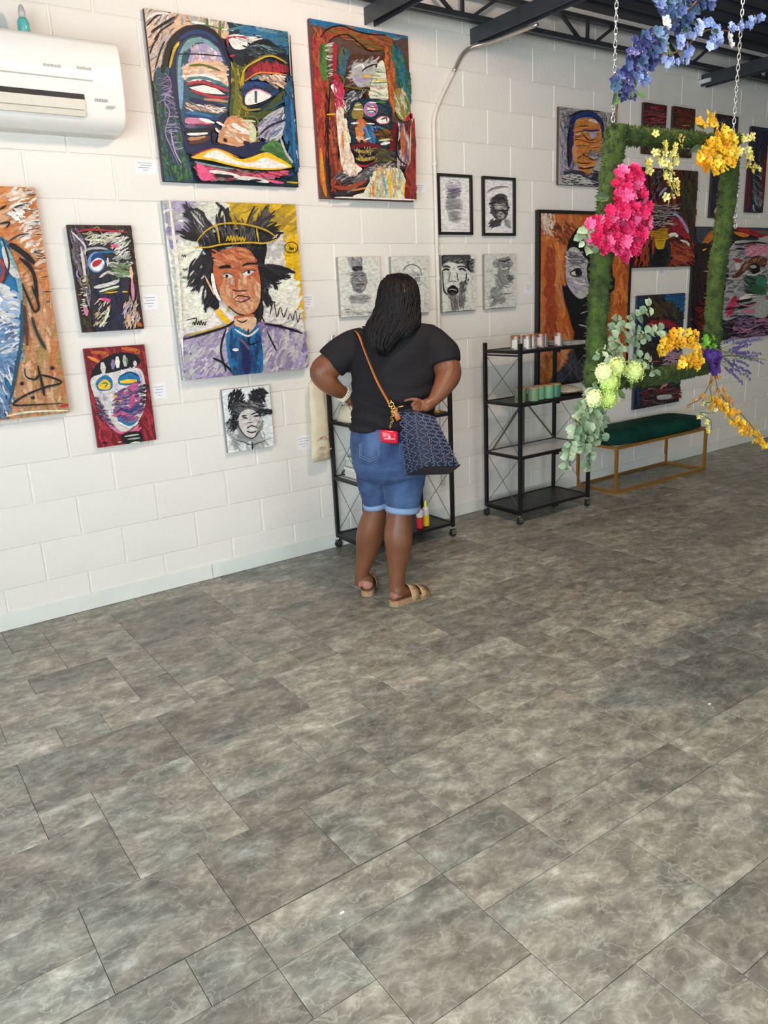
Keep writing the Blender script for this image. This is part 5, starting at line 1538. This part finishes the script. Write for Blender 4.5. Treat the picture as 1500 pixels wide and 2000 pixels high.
# ================================================================== HANDBAG
NAVY = mat('navy_jacquard', rgb(26, 32, 52), .7, nz=.25, nscale=120, bump=.3, bscale=260); NAVL = mat('navy_leather', rgb(22, 27, 42), .45); PALEB = mat('grey_blue_weave', rgb(84, 92, 116), .75, nz=.2, nscale=200)
TAN = mat('tan_leather', rgb(192, 112, 50), .42, nz=.1, nscale=40); GOLD = mat('gold_hardware', rgb(212, 172, 96), .22, 1)
A, Bq, Cq, Dq = bp(792, 928, .215), bp(830, 911, .335), bp(899, 909, .25), bp(878, 926, .13)
T1, T2, T3, T4 = bp(780, 803, .185), bp(815, 806, .235), bp(850, 815, .205), bp(812, 800, .162)
bag = empty('handbag', tuple((A+Cq)/2), 'navy patterned shoulder bag with tan strap hanging behind her right hip', 'handbag')
def lerp(a, b_, t): return a+(b_-a)*t
def bulge(t): return math.sin(PI*t)
rings = []
for k in range(9):
    t = k/8; q = [lerp(x, y, t) for x, y in ((A, T1), (Bq, T2), (Cq, T3), (Dq, T4))]; cc = sum(q, Vector((0, 0, 0)))/4; row = []
    for i in range(4):
        a0, a1 = q[i], q[(i+1) % 4]
        for j in range(5):
            p = lerp(a0, a1, j/5); p = p + (p-cc).normalized()*(.010*math.sin(PI*j/5)*bulge(t)*(1 if j else 0)); 
            if j == 0: p = lerp(p, cc, .03)
            row.append(p)
    rings.append(row)
MB().loft(rings).build('bag_body', NAVY, bag, smooth=True)
cc = (A+Bq+Cq+Dq)/4; bs = [A, Bq, Cq, Dq]
MB().loft([[cc+(p-cc)*1.0 + (T-p).normalized()*-.002 for p, T in zip(bs, (T1, T2, T3, T4))], [cc+(p-cc)*1.03+(T-p).normalized()*.006 for p, T in zip(bs, (T1, T2, T3, T4))]]).build('leather_base', NAVL, bag, bevel=.003)
cc = (T1+T2+T3+T4)/4
MB().tube([cc+(p-cc)*1.03 for p in (T1, T2, T3, T4, T1)], .004, 8).build('top_binding', NAVL, bag, smooth=True)
pt = MB(); rp = random.Random(3)
for (a0, a1, b0, b1, nc) in ((A, Bq, T1, T2, 4), (Bq, Cq, T2, T3, 6)):
    nrm = (a1-a0).cross(b0-a0).normalized()
    if nrm.dot(CAM-a0) < 0: nrm = -nrm
    nr = 13
    for i in range(nr):
        for j in range(nc):
            u, v_ = (j+.5+(.25 if i % 2 else -.15))/nc, (i+.5)/nr
            if not .04 < u < .96: continue
            p = lerp(lerp(a0, a1, u), lerp(b0, b1, u), v_)+nrm*(.012*math.sin(PI*u)*bulge(v_)+.0018)
            ex = (lerp(a1, b1, v_)-lerp(a0, b0, v_)).normalized(); ey = (lerp(b0, b1, u)-lerp(a0, a1, u)).normalized(); s = .0088
            flip = -1 if (i+j) % 2 else 1; st = .8; en = 5.5
            P_ = [p+ex*(flip*s*math.cos(st+(en-st)*k/8))+ey*(s*.95*math.sin(st+(en-st)*k/8)) for k in range(9)]
            pt.tube(P_, [(.0011, .0024)]*9, 4, ref=nrm)
tag(pt.build('woven_pattern', PALEB, bag), kind='stuff')
nr_ = (Cq-Bq).cross(T2-Bq).normalized(); nr_ = nr_ if nr_.dot(CAM-Bq) > 0 else -nr_
p = on_plane(873, 892, Bq+nr_*.007, nr_); ex = (Cq-Bq).normalized(); em = MB()
for k in (-1, 0, 1): em.bar(p-ex*.012+UP*(.0055*k), p+ex*.012+UP*(.0055*k), .003)
em.build('gold_stud', GOLD, bag)
ST = catmull([tuple(bp(*q)) for q in ((688, 655, -.06), (694, 648, .02), (702, 657, .088), (716, 694, .128), (735, 741, .146), (752, 773, .158), (763, 792, .170))], 5)
MB().tube(ST, [(.0022, .0125)]*len(ST), 8, ref=tuple(-HD)).build('shoulder_strap', TAN, bag, smooth=True)
ST = [bp(768, 799, .180), bp(773, 808, .186), bp(779, 820, .192)]
MB().tube(ST, [(.003, .013)]*3, 8, ref=tuple(-HD)).build('strap_tab', TAN, bag, smooth=True)
def link(c, ax1, ax2, ra, rb, r): return MB().tube([c+ax1*(ra*math.cos(2*PI*k/14))+ax2*(rb*math.sin(2*PI*k/14)) for k in range(15)], r, 6, cap=False)
dn = (bp(770, 800, .18)-bp(762, 786, .17)).normalized(); sdn = dn.cross(HD).normalized()
for k in range(4):
    c = lerp(bp(761, 785, .178), bp(771, 801, .186), k/3); link(c, dn, sdn if k % 2 else (sdn+HD).normalized(), .010, .012, .0026).build('clasp_ring', GOLD, bag, smooth=True)
MB().tube([bp(774, 797, .19), bp(782, 794, .2), bp(791, 793, .2)], .003, 8).build('snap_hook', GOLD, bag, smooth=True)
ch = [bp(764, 803, .19), bp(768, 810, .2), bp(764, 816, .2), bp(767, 822, .2), bp(763, 828, .2), bp(762, 836, .2)]
cm = MB()
for k in range(13):
    t = k/12*(len(ch)-1); i = min(int(t), len(ch)-2); c = lerp(ch[i], ch[i+1], t-i); a = UP if k % 2 else RD
    cm.tube([c+UP*(.006*math.cos(2*PI*j/8))+(RD if k % 2 else HD)*(.004*math.sin(2*PI*j/8)) for j in range(9)], .0012, 5, cap=False)
chn = cm.build('charm_chain', GOLD, bag, smooth=True)
t = bp(760, 853, .19); RED = mat('glossy_red_case', rgb(206, 24, 52), .18)
rings = []
for k in range(7):
    f = k/6; u = (f-.5)*2; q = (1-abs(u)**4)**.5 if abs(u) < 1 else .3; q = max(q, .62)
    rings.append([t+RD*(.041*u)-UP*(.006*u)+HD*(.016*q*math.copysign(abs(math.cos(a))**.7, math.cos(a)))+UP*(.031*(.75+.25*q)*math.copysign(abs(math.sin(a))**.6, math.sin(a))) for a in [2*PI*j/24 for j in range(24)]])
cs_ = MB().loft(rings).build('earbud_case', RED, bag, smooth=True)
em = MB(); c = t-HD*.0175; em.quad(c+RD*-.006-UP*.002, c+RD*.007-UP*.002, c+RD*.003+UP*.008, c+RD*.0+UP*.008); em.quad(c-RD*.024-UP*.006, c+RD*.026-UP*.010, c+RD*.026-UP*.0075, c-RD*.024-UP*.0035)
em.build('case_print', mat('white_print', rgb(240, 220, 220), .4), cs_, fixn=False)
# ================================================================== HANGING FLOWER FRAME
FY = -2.12
def fp(px, py, dy=0.0): return on_wall(px, py, FY-dy)
frm = empty('hanging_flower_frame', tuple(fp(1290, 740)), 'moss covered rectangular frame with artificial flowers hanging on two chains', 'flower frame')
rf = random.Random(12)
MOSS = mat('green_moss', rgb(66, 84, 26), .95, c2=rgb(36, 52, 12), nscale=28, bump=1.0, bscale=160)
def moss_bar(pts, r_):
    P = [tuple(fp(x, y)) for x, y in pts]; Q = catmull(P, 10); n = 18
    mb = MB(); k = len(Q)
    mb.tube(Q, [r_*(.93+.14*rf.random()) for _ in Q], n, ref=(0, 1, 0))
    for i, v in enumerate(mb.v):
        w3 = Vector(v); d = mnoise.noise(w3*34)*.007+mnoise.noise(w3*90)*.004; c = Vector(Q[min(i//n, k-1)]); mb.v[i] = tuple(w3+(w3-c).normalized()*d)
    o = mb.build('moss_bar', MOSS, frm, smooth=True)
    # loose tufts standing off the bar
    tf = MB()
    for _ in range(int(1500*(Vector(P[0])-Vector(P[-1])).length)):
        i = rf.randrange(k-1); c = lerp(Vector(Q[i]), Vector(Q[i+1]), rf.random()); ax = (Vector(Q[i+1])-Vector(Q[i])).normalized(); a = rf.uniform(0, 2*PI)
        e = ax.cross(Vector((.3, .8, .5))).normalized(); g = ax.cross(e); d = e*math.cos(a)+g*math.sin(a); p = c+d*(r_*.97); s = rf.uniform(.006, .013)
        q = (ax*rf.uniform(-1, 1)+d.cross(ax)*rf.uniform(-1, 1)).normalized()
        n = len(tf.v); tf.v += [tuple(p-q*s*.35), tuple(p+q*s*.35), tuple(p+d*s+ax*rf.uniform(-.5, .5)*s)]; tf.f.append((n, n+1, n+2))
    tag(tf.build('moss_tuft', MOSS, o, fixn=False), kind='stuff')
moss_bar([(1206, 248), (1197, 300), (1187, 400), (1174, 520), (1167, 632), (1160, 752)], .037)
moss_bar([(1428, 262), (1424, 350), (1413, 444), (1400, 538), (1392, 640), (1386, 715)], .034)
moss_bar([(1196, 266), (1245, 266), (1300, 271), (1360, 275), (1432, 283)], .030)
moss_bar([(1156, 748), (1200, 744), (1249, 737), (1312, 730), (1388, 712)], .032)
# chains
CHM = mat('steel_chain', rgb(196, 194, 190), .25, .9)
lm_ = MB().tube([Vector((.0055*math.cos(a)*1.0, 0, .0125*math.sin(a))) for a in [2*PI*k/14 for k in range(15)]], .0022, 6, cap=False, ref=(0, 1, 0))
def chain(top, bot, lab):
    a, b_ = Vector(top), Vector(bot); L_ = (a-b_).length; n = int(L_/.019)
    c0 = empty('chain', tuple(a)); c0.parent = frm; c0.location = a-world_loc(frm)
    d = (b_-a).normalized(); rot = Vector((0, 0, -1)).rotation_difference(d)
    me = bpy.data.meshes.new('chain_link'); me.from_pydata(lm_.v, [], lm_.f); me.update(); me.materials.append(CHM)
    for p in me.polygons: p.use_smooth = True
    for k in range(n):
        o = bpy.data.objects.new('chain_link', me); COL.objects.link(o); o.parent = c0; o.location = d*(L_*(k+.5)/n)
        o.rotation_mode = 'QUATERNION'; from mathutils import Quaternion
        o.rotation_quaternion = rot @ Quaternion((0, 0, 1), PI/2*(k % 2)+.4)
pl = fp(1197, 250); chain((pl.x+.012, FY+.01, 3.335), (pl.x, FY, pl.z), '')
pr = fp(1432, 262); chain((pr.x+.03, FY+.01, 3.335), (pr.x, FY, pr.z), '')
pr2, pr3 = fp(1437, 285, -.03), fp(1433, 445, -.03); chain(tuple(pr2+Vector((.008, 0, 0))), tuple(pr3+Vector((.012, 0, 0))), '')
# ---- petals
def petal_mesh(name, mats, npet, R0, layers=1, cup=.35, width=.5, centre=True, seed=0):
    r2 = random.Random(seed); V, F, MI = [], [], []
    for l in range(layers):
        Rl = R0*(1-.28*l); cu = cup+.45*l
        for k in range(npet):
            a = 2*PI*(k+.5*l)/npet+r2.uniform(-.12, .12); ca, sa = math.cos(a), math.sin(a); n = len(V); wv = Rl*width
            def pt(u, v, z): return (ca*u-sa*v, sa*u+ca*v, z)
            z1, z2 = Rl*cu*.35, Rl*cu*r2.uniform(.4, 1.1)
            V += [pt(Rl*.08, 0, .002*l), pt(Rl*.55, -wv*.75, z1), pt(Rl*.55, wv*.75, z1), pt(Rl*.58, 0, z1*.5), pt(Rl*.92, -wv*.5, z2), pt(Rl*.92, wv*.5, z2*r2.uniform(.7, 1.2)), pt(Rl*1.04, 0, z2*.8)]
            F += [(n, n+1, n+3), (n, n+3, n+2), (n+1, n+4, n+6, n+3), (n+3, n+6, n+5, n+2)]; MI += [0]*4
    if centre:
        n = len(V); rc = R0*.16; V += [(rc*math.cos(2*PI*k/6), rc*math.sin(2*PI*k/6), R0*.18) for k in range(6)]+[(0, 0, R0*.34)]; F += [(n+k, n+(k+1) % 6, n+6) for k in range(6)]; MI += [1]*6
    me = bpy.data.meshes.new(name); me.from_pydata(V, [], F); me.update()
    for q in mats: me.materials.append(q)
    me.polygons.foreach_set('material_index', MI)
    return me
def leaf_mesh(name, m_, L_, W_, fold=.25):
    V = [(0, 0, 0), (L_*.35, -W_/2, W_*fold), (L_*.35, 0, 0), (L_*.35, W_/2, W_*fold), (L_*.75, -W_*.4, W_*fold*.8), (L_*.75, 0, -L_*.04), (L_*.75, W_*.4, W_*fold*.8), (L_, 0, -L_*.1)]
    me = bpy.data.meshes.new(name); me.from_pydata(V, [], [(0, 1, 2), (0, 2, 3), (1, 4, 5, 2), (2, 5, 6, 3), (4, 7, 5), (5, 7, 6)]); me.update(); me.materials.append(m_)
    for p in me.polygons: p.use_smooth = True
    return me
def place(name, me, p, nrm, s=1.0, spin=None, parent=frm):
    z = Vector(nrm).normalized(); x = z.cross(Vector((rf.uniform(-1, 1), rf.uniform(-1, 1), rf.uniform(-1, 1)))).normalized() if spin is None else (Vector(spin)-z*Vector(spin).dot(z)).normalized(); y = z.cross(x)
    o = bpy.data.objects.new(name, me); COL.objects.link(o); o.parent = parent
    m4 = Matrix(((x.x*s, y.x*s, z.x*s, p[0]), (x.y*s, y.y*s, z.y*s, p[1]), (x.z*s, y.z*s, z.z*s, p[2]), (0, 0, 0, 1))); o.matrix_basis = Matrix.Translation(-world_loc(parent)) @ m4
    return o
def inpoly(P_, x, y):
    r = False; j = len(P_)-1
    for i in range(len(P_)):
        if (P_[i][1] > y) != (P_[j][1] > y) and x < (P_[j][0]-P_[i][0])*(y-P_[i][1])/(P_[j][1]-P_[i][1])+P_[i][0]: r = not r
        j = i
    return r
def cluster(name, meshes, poly, n, mind, dep=(.02, .07), s=(.8, 1.15), up=.2):
    xs, ys = [q[0] for q in poly], [q[1] for q in poly]; got = []; t = 0
    while len(got) < n and t < n*60:
        t += 1; x, y = rf.uniform(min(xs), max(xs)), rf.uniform(min(ys), max(ys))
        if not inpoly(poly, x, y) or any((x-a)**2+(y-b_)**2 < mind**2 for a, b_ in got): continue
        got.append((x, y)); p = fp(x, y, rf.uniform(*dep))
        place(name, rf.choice(meshes), p, (rf.uniform(-.6, .5), -1, up+rf.uniform(-.5, .6)), rf.uniform(*s))
PK = [mat('pink_petal_%d' % k, rgb(*c), .7, nz=.12, nscale=80) for k, c in enumerate(((250, 66, 132), (240, 44, 108), (252, 120, 168), (226, 30, 92)))]
YC = mat('orange_stamen', rgb(240, 150, 70), .7)
pinks = [petal_mesh('pink_blossom', [PK[k], YC], 8, .023, 3, .5, .42, k == 0, k) for k in range(4)]
cluster('pink_blossom', pinks, [(1208, 330), (1242, 328), (1254, 352), (1266, 392), (1272, 440), (1256, 468), (1234, 506), (1212, 512), (1204, 488), (1172, 484), (1150, 460), (1147, 434), (1176, 424), (1198, 402), (1202, 360)], 150, 5.6, (.035, .085))
place('pink_blossom', pinks[2], fp(1144, 470, .06), (-.3, -1, .2), .8)
YL = [mat('golden_petal_%d' % k, rgb(*c), .6, nz=.1, nscale=80) for k, c in enumerate(((246, 190, 26), (238, 164, 14), (250, 208, 60)))]; BRC = mat('brown_centre', rgb(150, 86, 30), .8)
golds = [petal_mesh('golden_blossom', [YL[k], BRC], 5, .0185, 1, .5, .62, True, 10+k) for k in range(3)]
cluster('golden_blossom', golds, [(1360, 230), (1384, 220), (1404, 236), (1398, 244), (1366, 244)], 9, 6, (.03, .06))
cluster('golden_blossom', golds, [(1396, 250), (1412, 248), (1434, 266), (1440, 300), (1434, 322), (1404, 334), (1372, 332), (1358, 300), (1380, 284), (1396, 270)], 80, 5.6, (.035, .075))
cluster('golden_blossom', golds, [(1282, 684), (1296, 656), (1330, 645), (1360, 650), (1364, 668), (1376, 686), (1362, 690), (1340, 676), (1306, 680), (1290, 694)], 34, 7, (.03, .06))
cluster('golden_blossom', golds, [(1322, 716), (1336, 694), (1366, 690), (1374, 706), (1362, 718), (1338, 720)], 20, 7, (.035, .06))
OG = [mat('amber_petal_%d' % k, rgb(*c), .6) for k, c in enumerate(((214, 160, 50), (206, 140, 40)))]
amb = [petal_mesh('amber_blossom', [OG[k], BRC], 5, .012, 1, .4, .5, True, 20+k) for k in range(2)]
def spray(name, meshes, path, n, wpx, s=(.8, 1.1), dep=(0, .04), stem=None, grow=None):
    Q = catmull(path, 12)
    if stem: MB().tube([fp(x, y, .02) for x, y in Q], .0018, 5).build('stem', stem, frm, smooth=True)
    for k in range(n):
        t = (k+rf.random())/n; x, y = Q[min(len(Q)-1, int(t*len(Q)))]; w_ = wpx*(grow(t) if grow else 1)
        place(name, rf.choice(meshes), fp(x+rf.uniform(-w_, w_), y+rf.uniform(-w_*.7, w_*.7), rf.uniform(*dep)), (rf.uniform(-.6, .6), -1, rf.uniform(-.4, .6)), rf.uniform(*s))
STM = mat('green_stem', rgb(84, 110, 56), .7); STB = mat('brown_stem', rgb(112, 84, 52), .8)
spray('amber_blossom', amb, [(1396, 728), (1402, 760), (1418, 784), (1430, 800)], 30, 12, stem=STB)
spray('amber_blossom', amb, [(1392, 732), (1380, 762), (1366, 780), (1342, 792)], 12, 6, stem=STB)
spray('golden_blossom', golds, [(1394, 784), (1412, 796), (1430, 820), (1452, 832), (1470, 850), (1492, 866)], 58, 10, (.75, 1.0), stem=STM)
spray('amber_blossom', amb, [(1440, 800), (1465, 828), (1500, 872), (1516, 890)], 22, 10, stem=STB)
PY = [mat('pale_yellow_petal_%d' % k, rgb(*c), .6, nz=.08, nscale=80) for k, c in enumerate(((234, 220, 122), (242, 234, 150), (222, 204, 96)))]
pale = [petal_mesh('pale_blossom', [PY[k], YL[1]], 5, .016, 1, .5, .5, True, 30+k) for k in range(3)]
spray('pale_blossom', pale, [(1286, 266), (1296, 284), (1290, 306), (1302, 326), (1308, 348), (1318, 366), (1298, 388)], 36, 10, stem=STM)
spray('pale_blossom', pale, [(1332, 268), (1322, 286), (1316, 305), (1312, 325)], 18, 8, stem=STM)
spray('pale_blossom', pale, [(1278, 300), (1266, 320), (1268, 336)], 9, 6)
spray('pale_blossom', pale, [(1434, 272), (1452, 268), (1472, 270)], 12, 6, stem=STM)
spray('pale_blossom', pale, [(1440, 296), (1458, 292), (1468, 308), (1464, 326), (1482, 330)], 18, 7, stem=STM)
spray('pale_blossom', pale, [(1386, 756), (1390, 784), (1376, 788), (1392, 806), (1366, 806), (1388, 822), (1388, 844)], 18, 9, (.6, .9), stem=STM)
BL = [mat('blue_petal_%d' % k, rgb(*c), .6, nz=.1, nscale=80) for k, c in enumerate(((62, 66, 128), (76, 94, 144), (46, 48, 104), (72, 104, 132)))]
blues = [petal_mesh('blue_blossom', [BL[k], YC], 5, .020, 1, .35, .6, k == 0, 40+k) for k in range(4)]
cluster('blue_blossom', blues, [(1222, 116), (1240, 84), (1268, 62), (1296, 60), (1302, 84), (1290, 110), (1262, 140), (1238, 150), (1220, 140)], 62, 6.5, (.0, .06))
cluster('blue_blossom', blues, [(1196, 150), (1214, 134), (1230, 150), (1240, 186), (1222, 196), (1202, 176)], 18, 7, (.0, .05))
cluster('blue_blossom', [blues[3], blues[1]], [(1270, -8), (1390, -8), (1394, 14), (1350, 24), (1342, 64), (1318, 66), (1300, 40), (1286, 20)], 52, 7, (-.04, .04))
LB = [mat('sky_petal_%d' % k, rgb(*c), .6, nz=.06, nscale=80) for k, c in enumerate(((150, 172, 226), (172, 190, 238), (132, 156, 214)))]; WH_ = mat('white_petal', rgb(236, 230, 222), .6)
lbs = [petal_mesh('light_blue_blossom', [LB[k], WH_], 5, .016, 1, .3, .62, True, 50+k) for k in range(3)]
spray('light_blue_blossom', lbs, [(1294, 122), (1326, 120), (1344, 100), (1326, 84), (1338, 70)], 32, 10)
spray('light_blue_blossom', lbs, [(1338, 70), (1360, 56), (1384, 50), (1400, 62), (1392, 88), (1408, 76)], 40, 12)
spray('light_blue_blossom', lbs, [(1424, 56), (1440, 50), (1462, 46), (1482, 36)], 24, 9)
spray('light_blue_blossom', lbs, [(1258, 132), (1252, 148), (1262, 162)], 14, 12)
whites = [petal_mesh('white_blossom', [WH_, YC], 5, .020, 1, .4, .6, False, 60)]
for x, y in ((1302, 48), (1424, 74), (1426, 84), (1300, 42)): place('white_blossom', whites[0], fp(x, y, .07), (rf.uniform(-.3, .3), -1, .2), 1)
MB().tube([fp(x, y, .0) for x, y in catmull([(1203, 262), (1204, 215), (1212, 170), (1236, 120), (1276, 70), (1330, 30), (1372, -6)], 8)], .004, 7).build('branch', STB, frm, smooth=True)
MB().tube([fp(x, y, .0) for x, y in catmull([(1236, 120), (1280, 112), (1330, 98), (1380, 60), (1430, 60), (1480, 38)], 8)], .003, 7).build('branch', STB, frm, smooth=True)
# leaves
EU = [mat('eucalyptus_leaf_%d' % k, rgb(*c), .6, nz=.12, nscale=70) for k, c in enumerate(((164, 180, 142), (138, 160, 122), (184, 196, 158), (112, 136, 102)))]
eul = [leaf_mesh('eucalyptus_leaf', EU[k], .040, .030, .15) for k in range(4)]
GLf = [mat('green_leaf_%d' % k, rgb(*c), .6) for k, c in enumerate(((92, 124, 60), (120, 160, 70), (60, 84, 56)))]
gll = [leaf_mesh('green_leaf', GLf[k], .045, .020, .2) for k in range(3)]
def euca(path, n, s=(.8, 1.2), dep=(.02, .08), stem=True, wid=4):
    Q = catmull(path, 12); dp = rf.uniform(*dep)
    if stem: MB().tube([fp(x, y, dp) for x, y in Q], .0016, 5).build('stem', STM, frm, smooth=True)
    for k in range(n):
        t = k/n; i = min(len(Q)-2, int(t*len(Q))); x, y = Q[i]; dx, dy = Q[i+1][0]-x, Q[i+1][1]-y; sd_ = 1 if k % 2 else -1; l = math.hypot(dx, dy) or 1
        p = fp(x+rf.uniform(-2, 2), y+rf.uniform(-2, 2), dp+rf.uniform(-.012, .012)); q = fp(x-dy/l*sd_*wid*3+dx/l*6, y+dx/l*sd_*wid*3+dy/l*6, dp+rf.uniform(-.01, .03))
        place('eucalyptus_leaf', rf.choice(eul), p, (rf.uniform(-.5, .5), -1, rf.uniform(-.2, .8)), rf.uniform(*s)*(1-.25*t), spin=(q-p))
for pth, n in (([(1200, 700), (1206, 660), (1228, 630), (1258, 612), (1270, 596)], 26), ([(1190, 706), (1200, 670), (1204, 640), (1206, 620)], 18), ([(1202, 680), (1240, 656), (1276, 648), (1296, 646)], 22), ([(1196, 700), (1220, 676), (1250, 664), (1262, 658)], 16), ([(1190, 690), (1178, 684), (1172, 700)], 7),
               ([(1240, 712), (1252, 700), (1268, 712), (1278, 730)], 12), ([(1172, 760), (1150, 790), (1132, 820), (1120, 850), (1112, 880), (1106, 918)], 32), ([(1176, 764), (1168, 800), (1160, 840), (1154, 880), (1150, 916)], 34),
               ([(1180, 770), (1178, 800), (1174, 830), (1176, 862)], 20), ([(1164, 764), (1144, 800), (1138, 840), (1132, 868)], 24), ([(1170, 780), (1150, 824), (1146, 860), (1140, 880)], 20), ([(1160, 432), (1140, 452), (1146, 470), (1160, 486)], 10), ([(1150, 446), (1142, 470), (1158, 492)], 8), ([(1190, 720), (1160, 760), (1130, 800)], 14)):
    euca(pth, int(n*1.2))
def leaves(pts):
    for x, y, ax, ay, s in pts:
        p = fp(x, y, rf.uniform(.02, .06)); q = fp(x+ax, y+ay, .06); place('green_leaf', rf.choice(gll), p, (rf.uniform(-.4, .4), -1, .3), s, spin=(q-p))
leaves([(1205, 180, -10, 25, 1.1), (1240, 178, 16, 10, 1.0), (1222, 160, -14, 6, 1), (1226, 168, 10, 14, 1), (1212, 190, -12, 10, 1.2), (1300, 90, 18, 2, .9), (1306, 88, 14, -8, .8), (1236, 150, 12, 10, .8), (1190, 382, -30, -6, 1.3), (1190, 384, -30, 6, 1.3), (1186, 380, -26, -12, 1.0), (1375, 252, -12, -18, 1.3), (1380, 268, -8, 16, 1.2),
        (1390, 280, -26, 8, 1.4), (1370, 284, -26, 14, 1.3), (1174, 722, -40, 6, 1.5), (1172, 720, -36, 0, 1.2), (1200, 760, 12, 8, 1.3), (1196, 752, -14, 10, 1.2), (1204, 716, 10, 8, 1), (1230, 740, 8, 14, 1), (1384, 664, -6, -10, 1), (1390, 662, 10, -4, 1), (1376, 672, 14, 4, 1), (1336, 64, 14, -12, .9), (1362, 44, 12, -10, .9), (1186, 498, 10, -8, .8), (1390, 60, 14, -6, .9)])
# hydrangea heads
HY = [mat('hydrangea_%d' % k, rgb(*c), .6, nz=.1, nscale=60) for k, c in enumerate(((222, 234, 140), (236, 244, 172), (204, 226, 116)))]
for k, (x, y, r_) in enumerate(((1204, 718, 15), (1180, 728, 15), (1190, 746, 17), (1238, 725, 17), (1160, 778, 13), (1188, 778, 15))):
    c = fp(x, y, .10); R0 = r_*.0023; b_ = MB()
    for q in range(70):
        th = math.acos(1-2*(q+.5)/70); ph = q*2.4; d = Vector((math.sin(th)*math.cos(ph), -math.cos(th)*.7-.0, math.sin(th)*math.sin(ph)))
        if d.y > .35: continue
        d.normalize(); p = c+d*R0*rf.uniform(.85, 1.08); e = d.cross(Vector((rf.uniform(-1, 1), .3, rf.uniform(-1, 1)))).normalized(); g = d.cross(e); s = .0074
        for a in (0, 1, 2, 3):
            u = e*math.cos(a*PI/2)+g*math.sin(a*PI/2); v_ = e*math.cos(a*PI/2+.6)+g*math.sin(a*PI/2+.6); v2_ = e*math.cos(a*PI/2-.6)+g*math.sin(a*PI/2-.6)
            b_.quad(p, p+v2_*s*.8+d*.001, p+u*s*1.25+d*.003, p+v_*s*.8+d*.001)
    ball(b_, c, R0*.82, R0*.82, R0*.82, 12, 8)
    b_.build('hydrangea_head', HY[k % 3], frm, fixn=False)
# lavender and grass at the lower right corner
LV = mat('lavender_purple', rgb(92, 76, 132), .8, nz=.2, nscale=60); PU = mat('deep_purple', rgb(84, 46, 128), .7, nz=.2, nscale=60)
for k in range(26):
    a = rf.uniform(-.75, .75); L_ = rf.uniform(60, 105)*(1 if abs(a) < .5 else .7); x0_, y0_ = 1396+rf.uniform(-6, 6), 692+rf.uniform(-10, 10)
    P = [(x0_+L_*t*math.cos(a), y0_+L_*t*math.sin(a)+10*t*t) for t in (0, .3, .6, 1)]; dp = rf.uniform(-.02, .05)
    b_ = MB().tube([fp(x, y, dp) for x, y in P], .0011, 4); lv = b_.build('lavender_stem', mat('sage_stem', rgb(124, 134, 96), .8), frm)
    b_ = MB()
    if k % 3:
        for q in range(14):
            t = .5+.5*q/14; x = x0_+L_*t*math.cos(a)+rf.uniform(-2, 2); y = y0_+L_*t*math.sin(a)+10*t*t+rf.uniform(-2, 2); ball(b_, fp(x, y, dp), .0042, .0042, .0055, 6, 4)
        tag(b_.build('lavender_bud', LV, lv, smooth=True), kind='stuff')
purp = [petal_mesh('purple_blossom', [PU, PU], 8, .026, 2, .4, .45, False, 70)]
cluster('purple_blossom', purp, [(1376, 694), (1396, 688), (1406, 704), (1398, 726), (1380, 724)], 9, 8, (.04, .07))
gr = [petal_mesh('green_blossom', [mat('lime_petal', rgb(110, 170, 50), .6), YC], 6, .015, 2, .4, .5, False, 71)]
cluster('green_blossom', gr, [(1374, 660), (1396, 658), (1394, 684), (1370, 680)], 8, 7, (.03, .06))

for (x, y, lab) in ((.12, -2.61, 'tiny white paper scrap on the floor near the picture bottom'), (1.746, -2.60, 'tiny white paper scrap on the floor toward the right edge')):
    b_ = MB(); b_.hexa([(x-.007, y-.003, .0006), (x+.006, y-.004, .0006), (x+.008, y+.003, .0006), (x-.005, y+.004, .0006), (x-.006, y-.002, .002), (x+.005, y-.003, .0035), (x+.006, y+.002, .0025), (x-.004, y+.003, .0018)])
    tag(b_.build('paper_scrap', mat('white_scrap', rgb(236, 236, 236), .6)), lab, 'paper scrap')
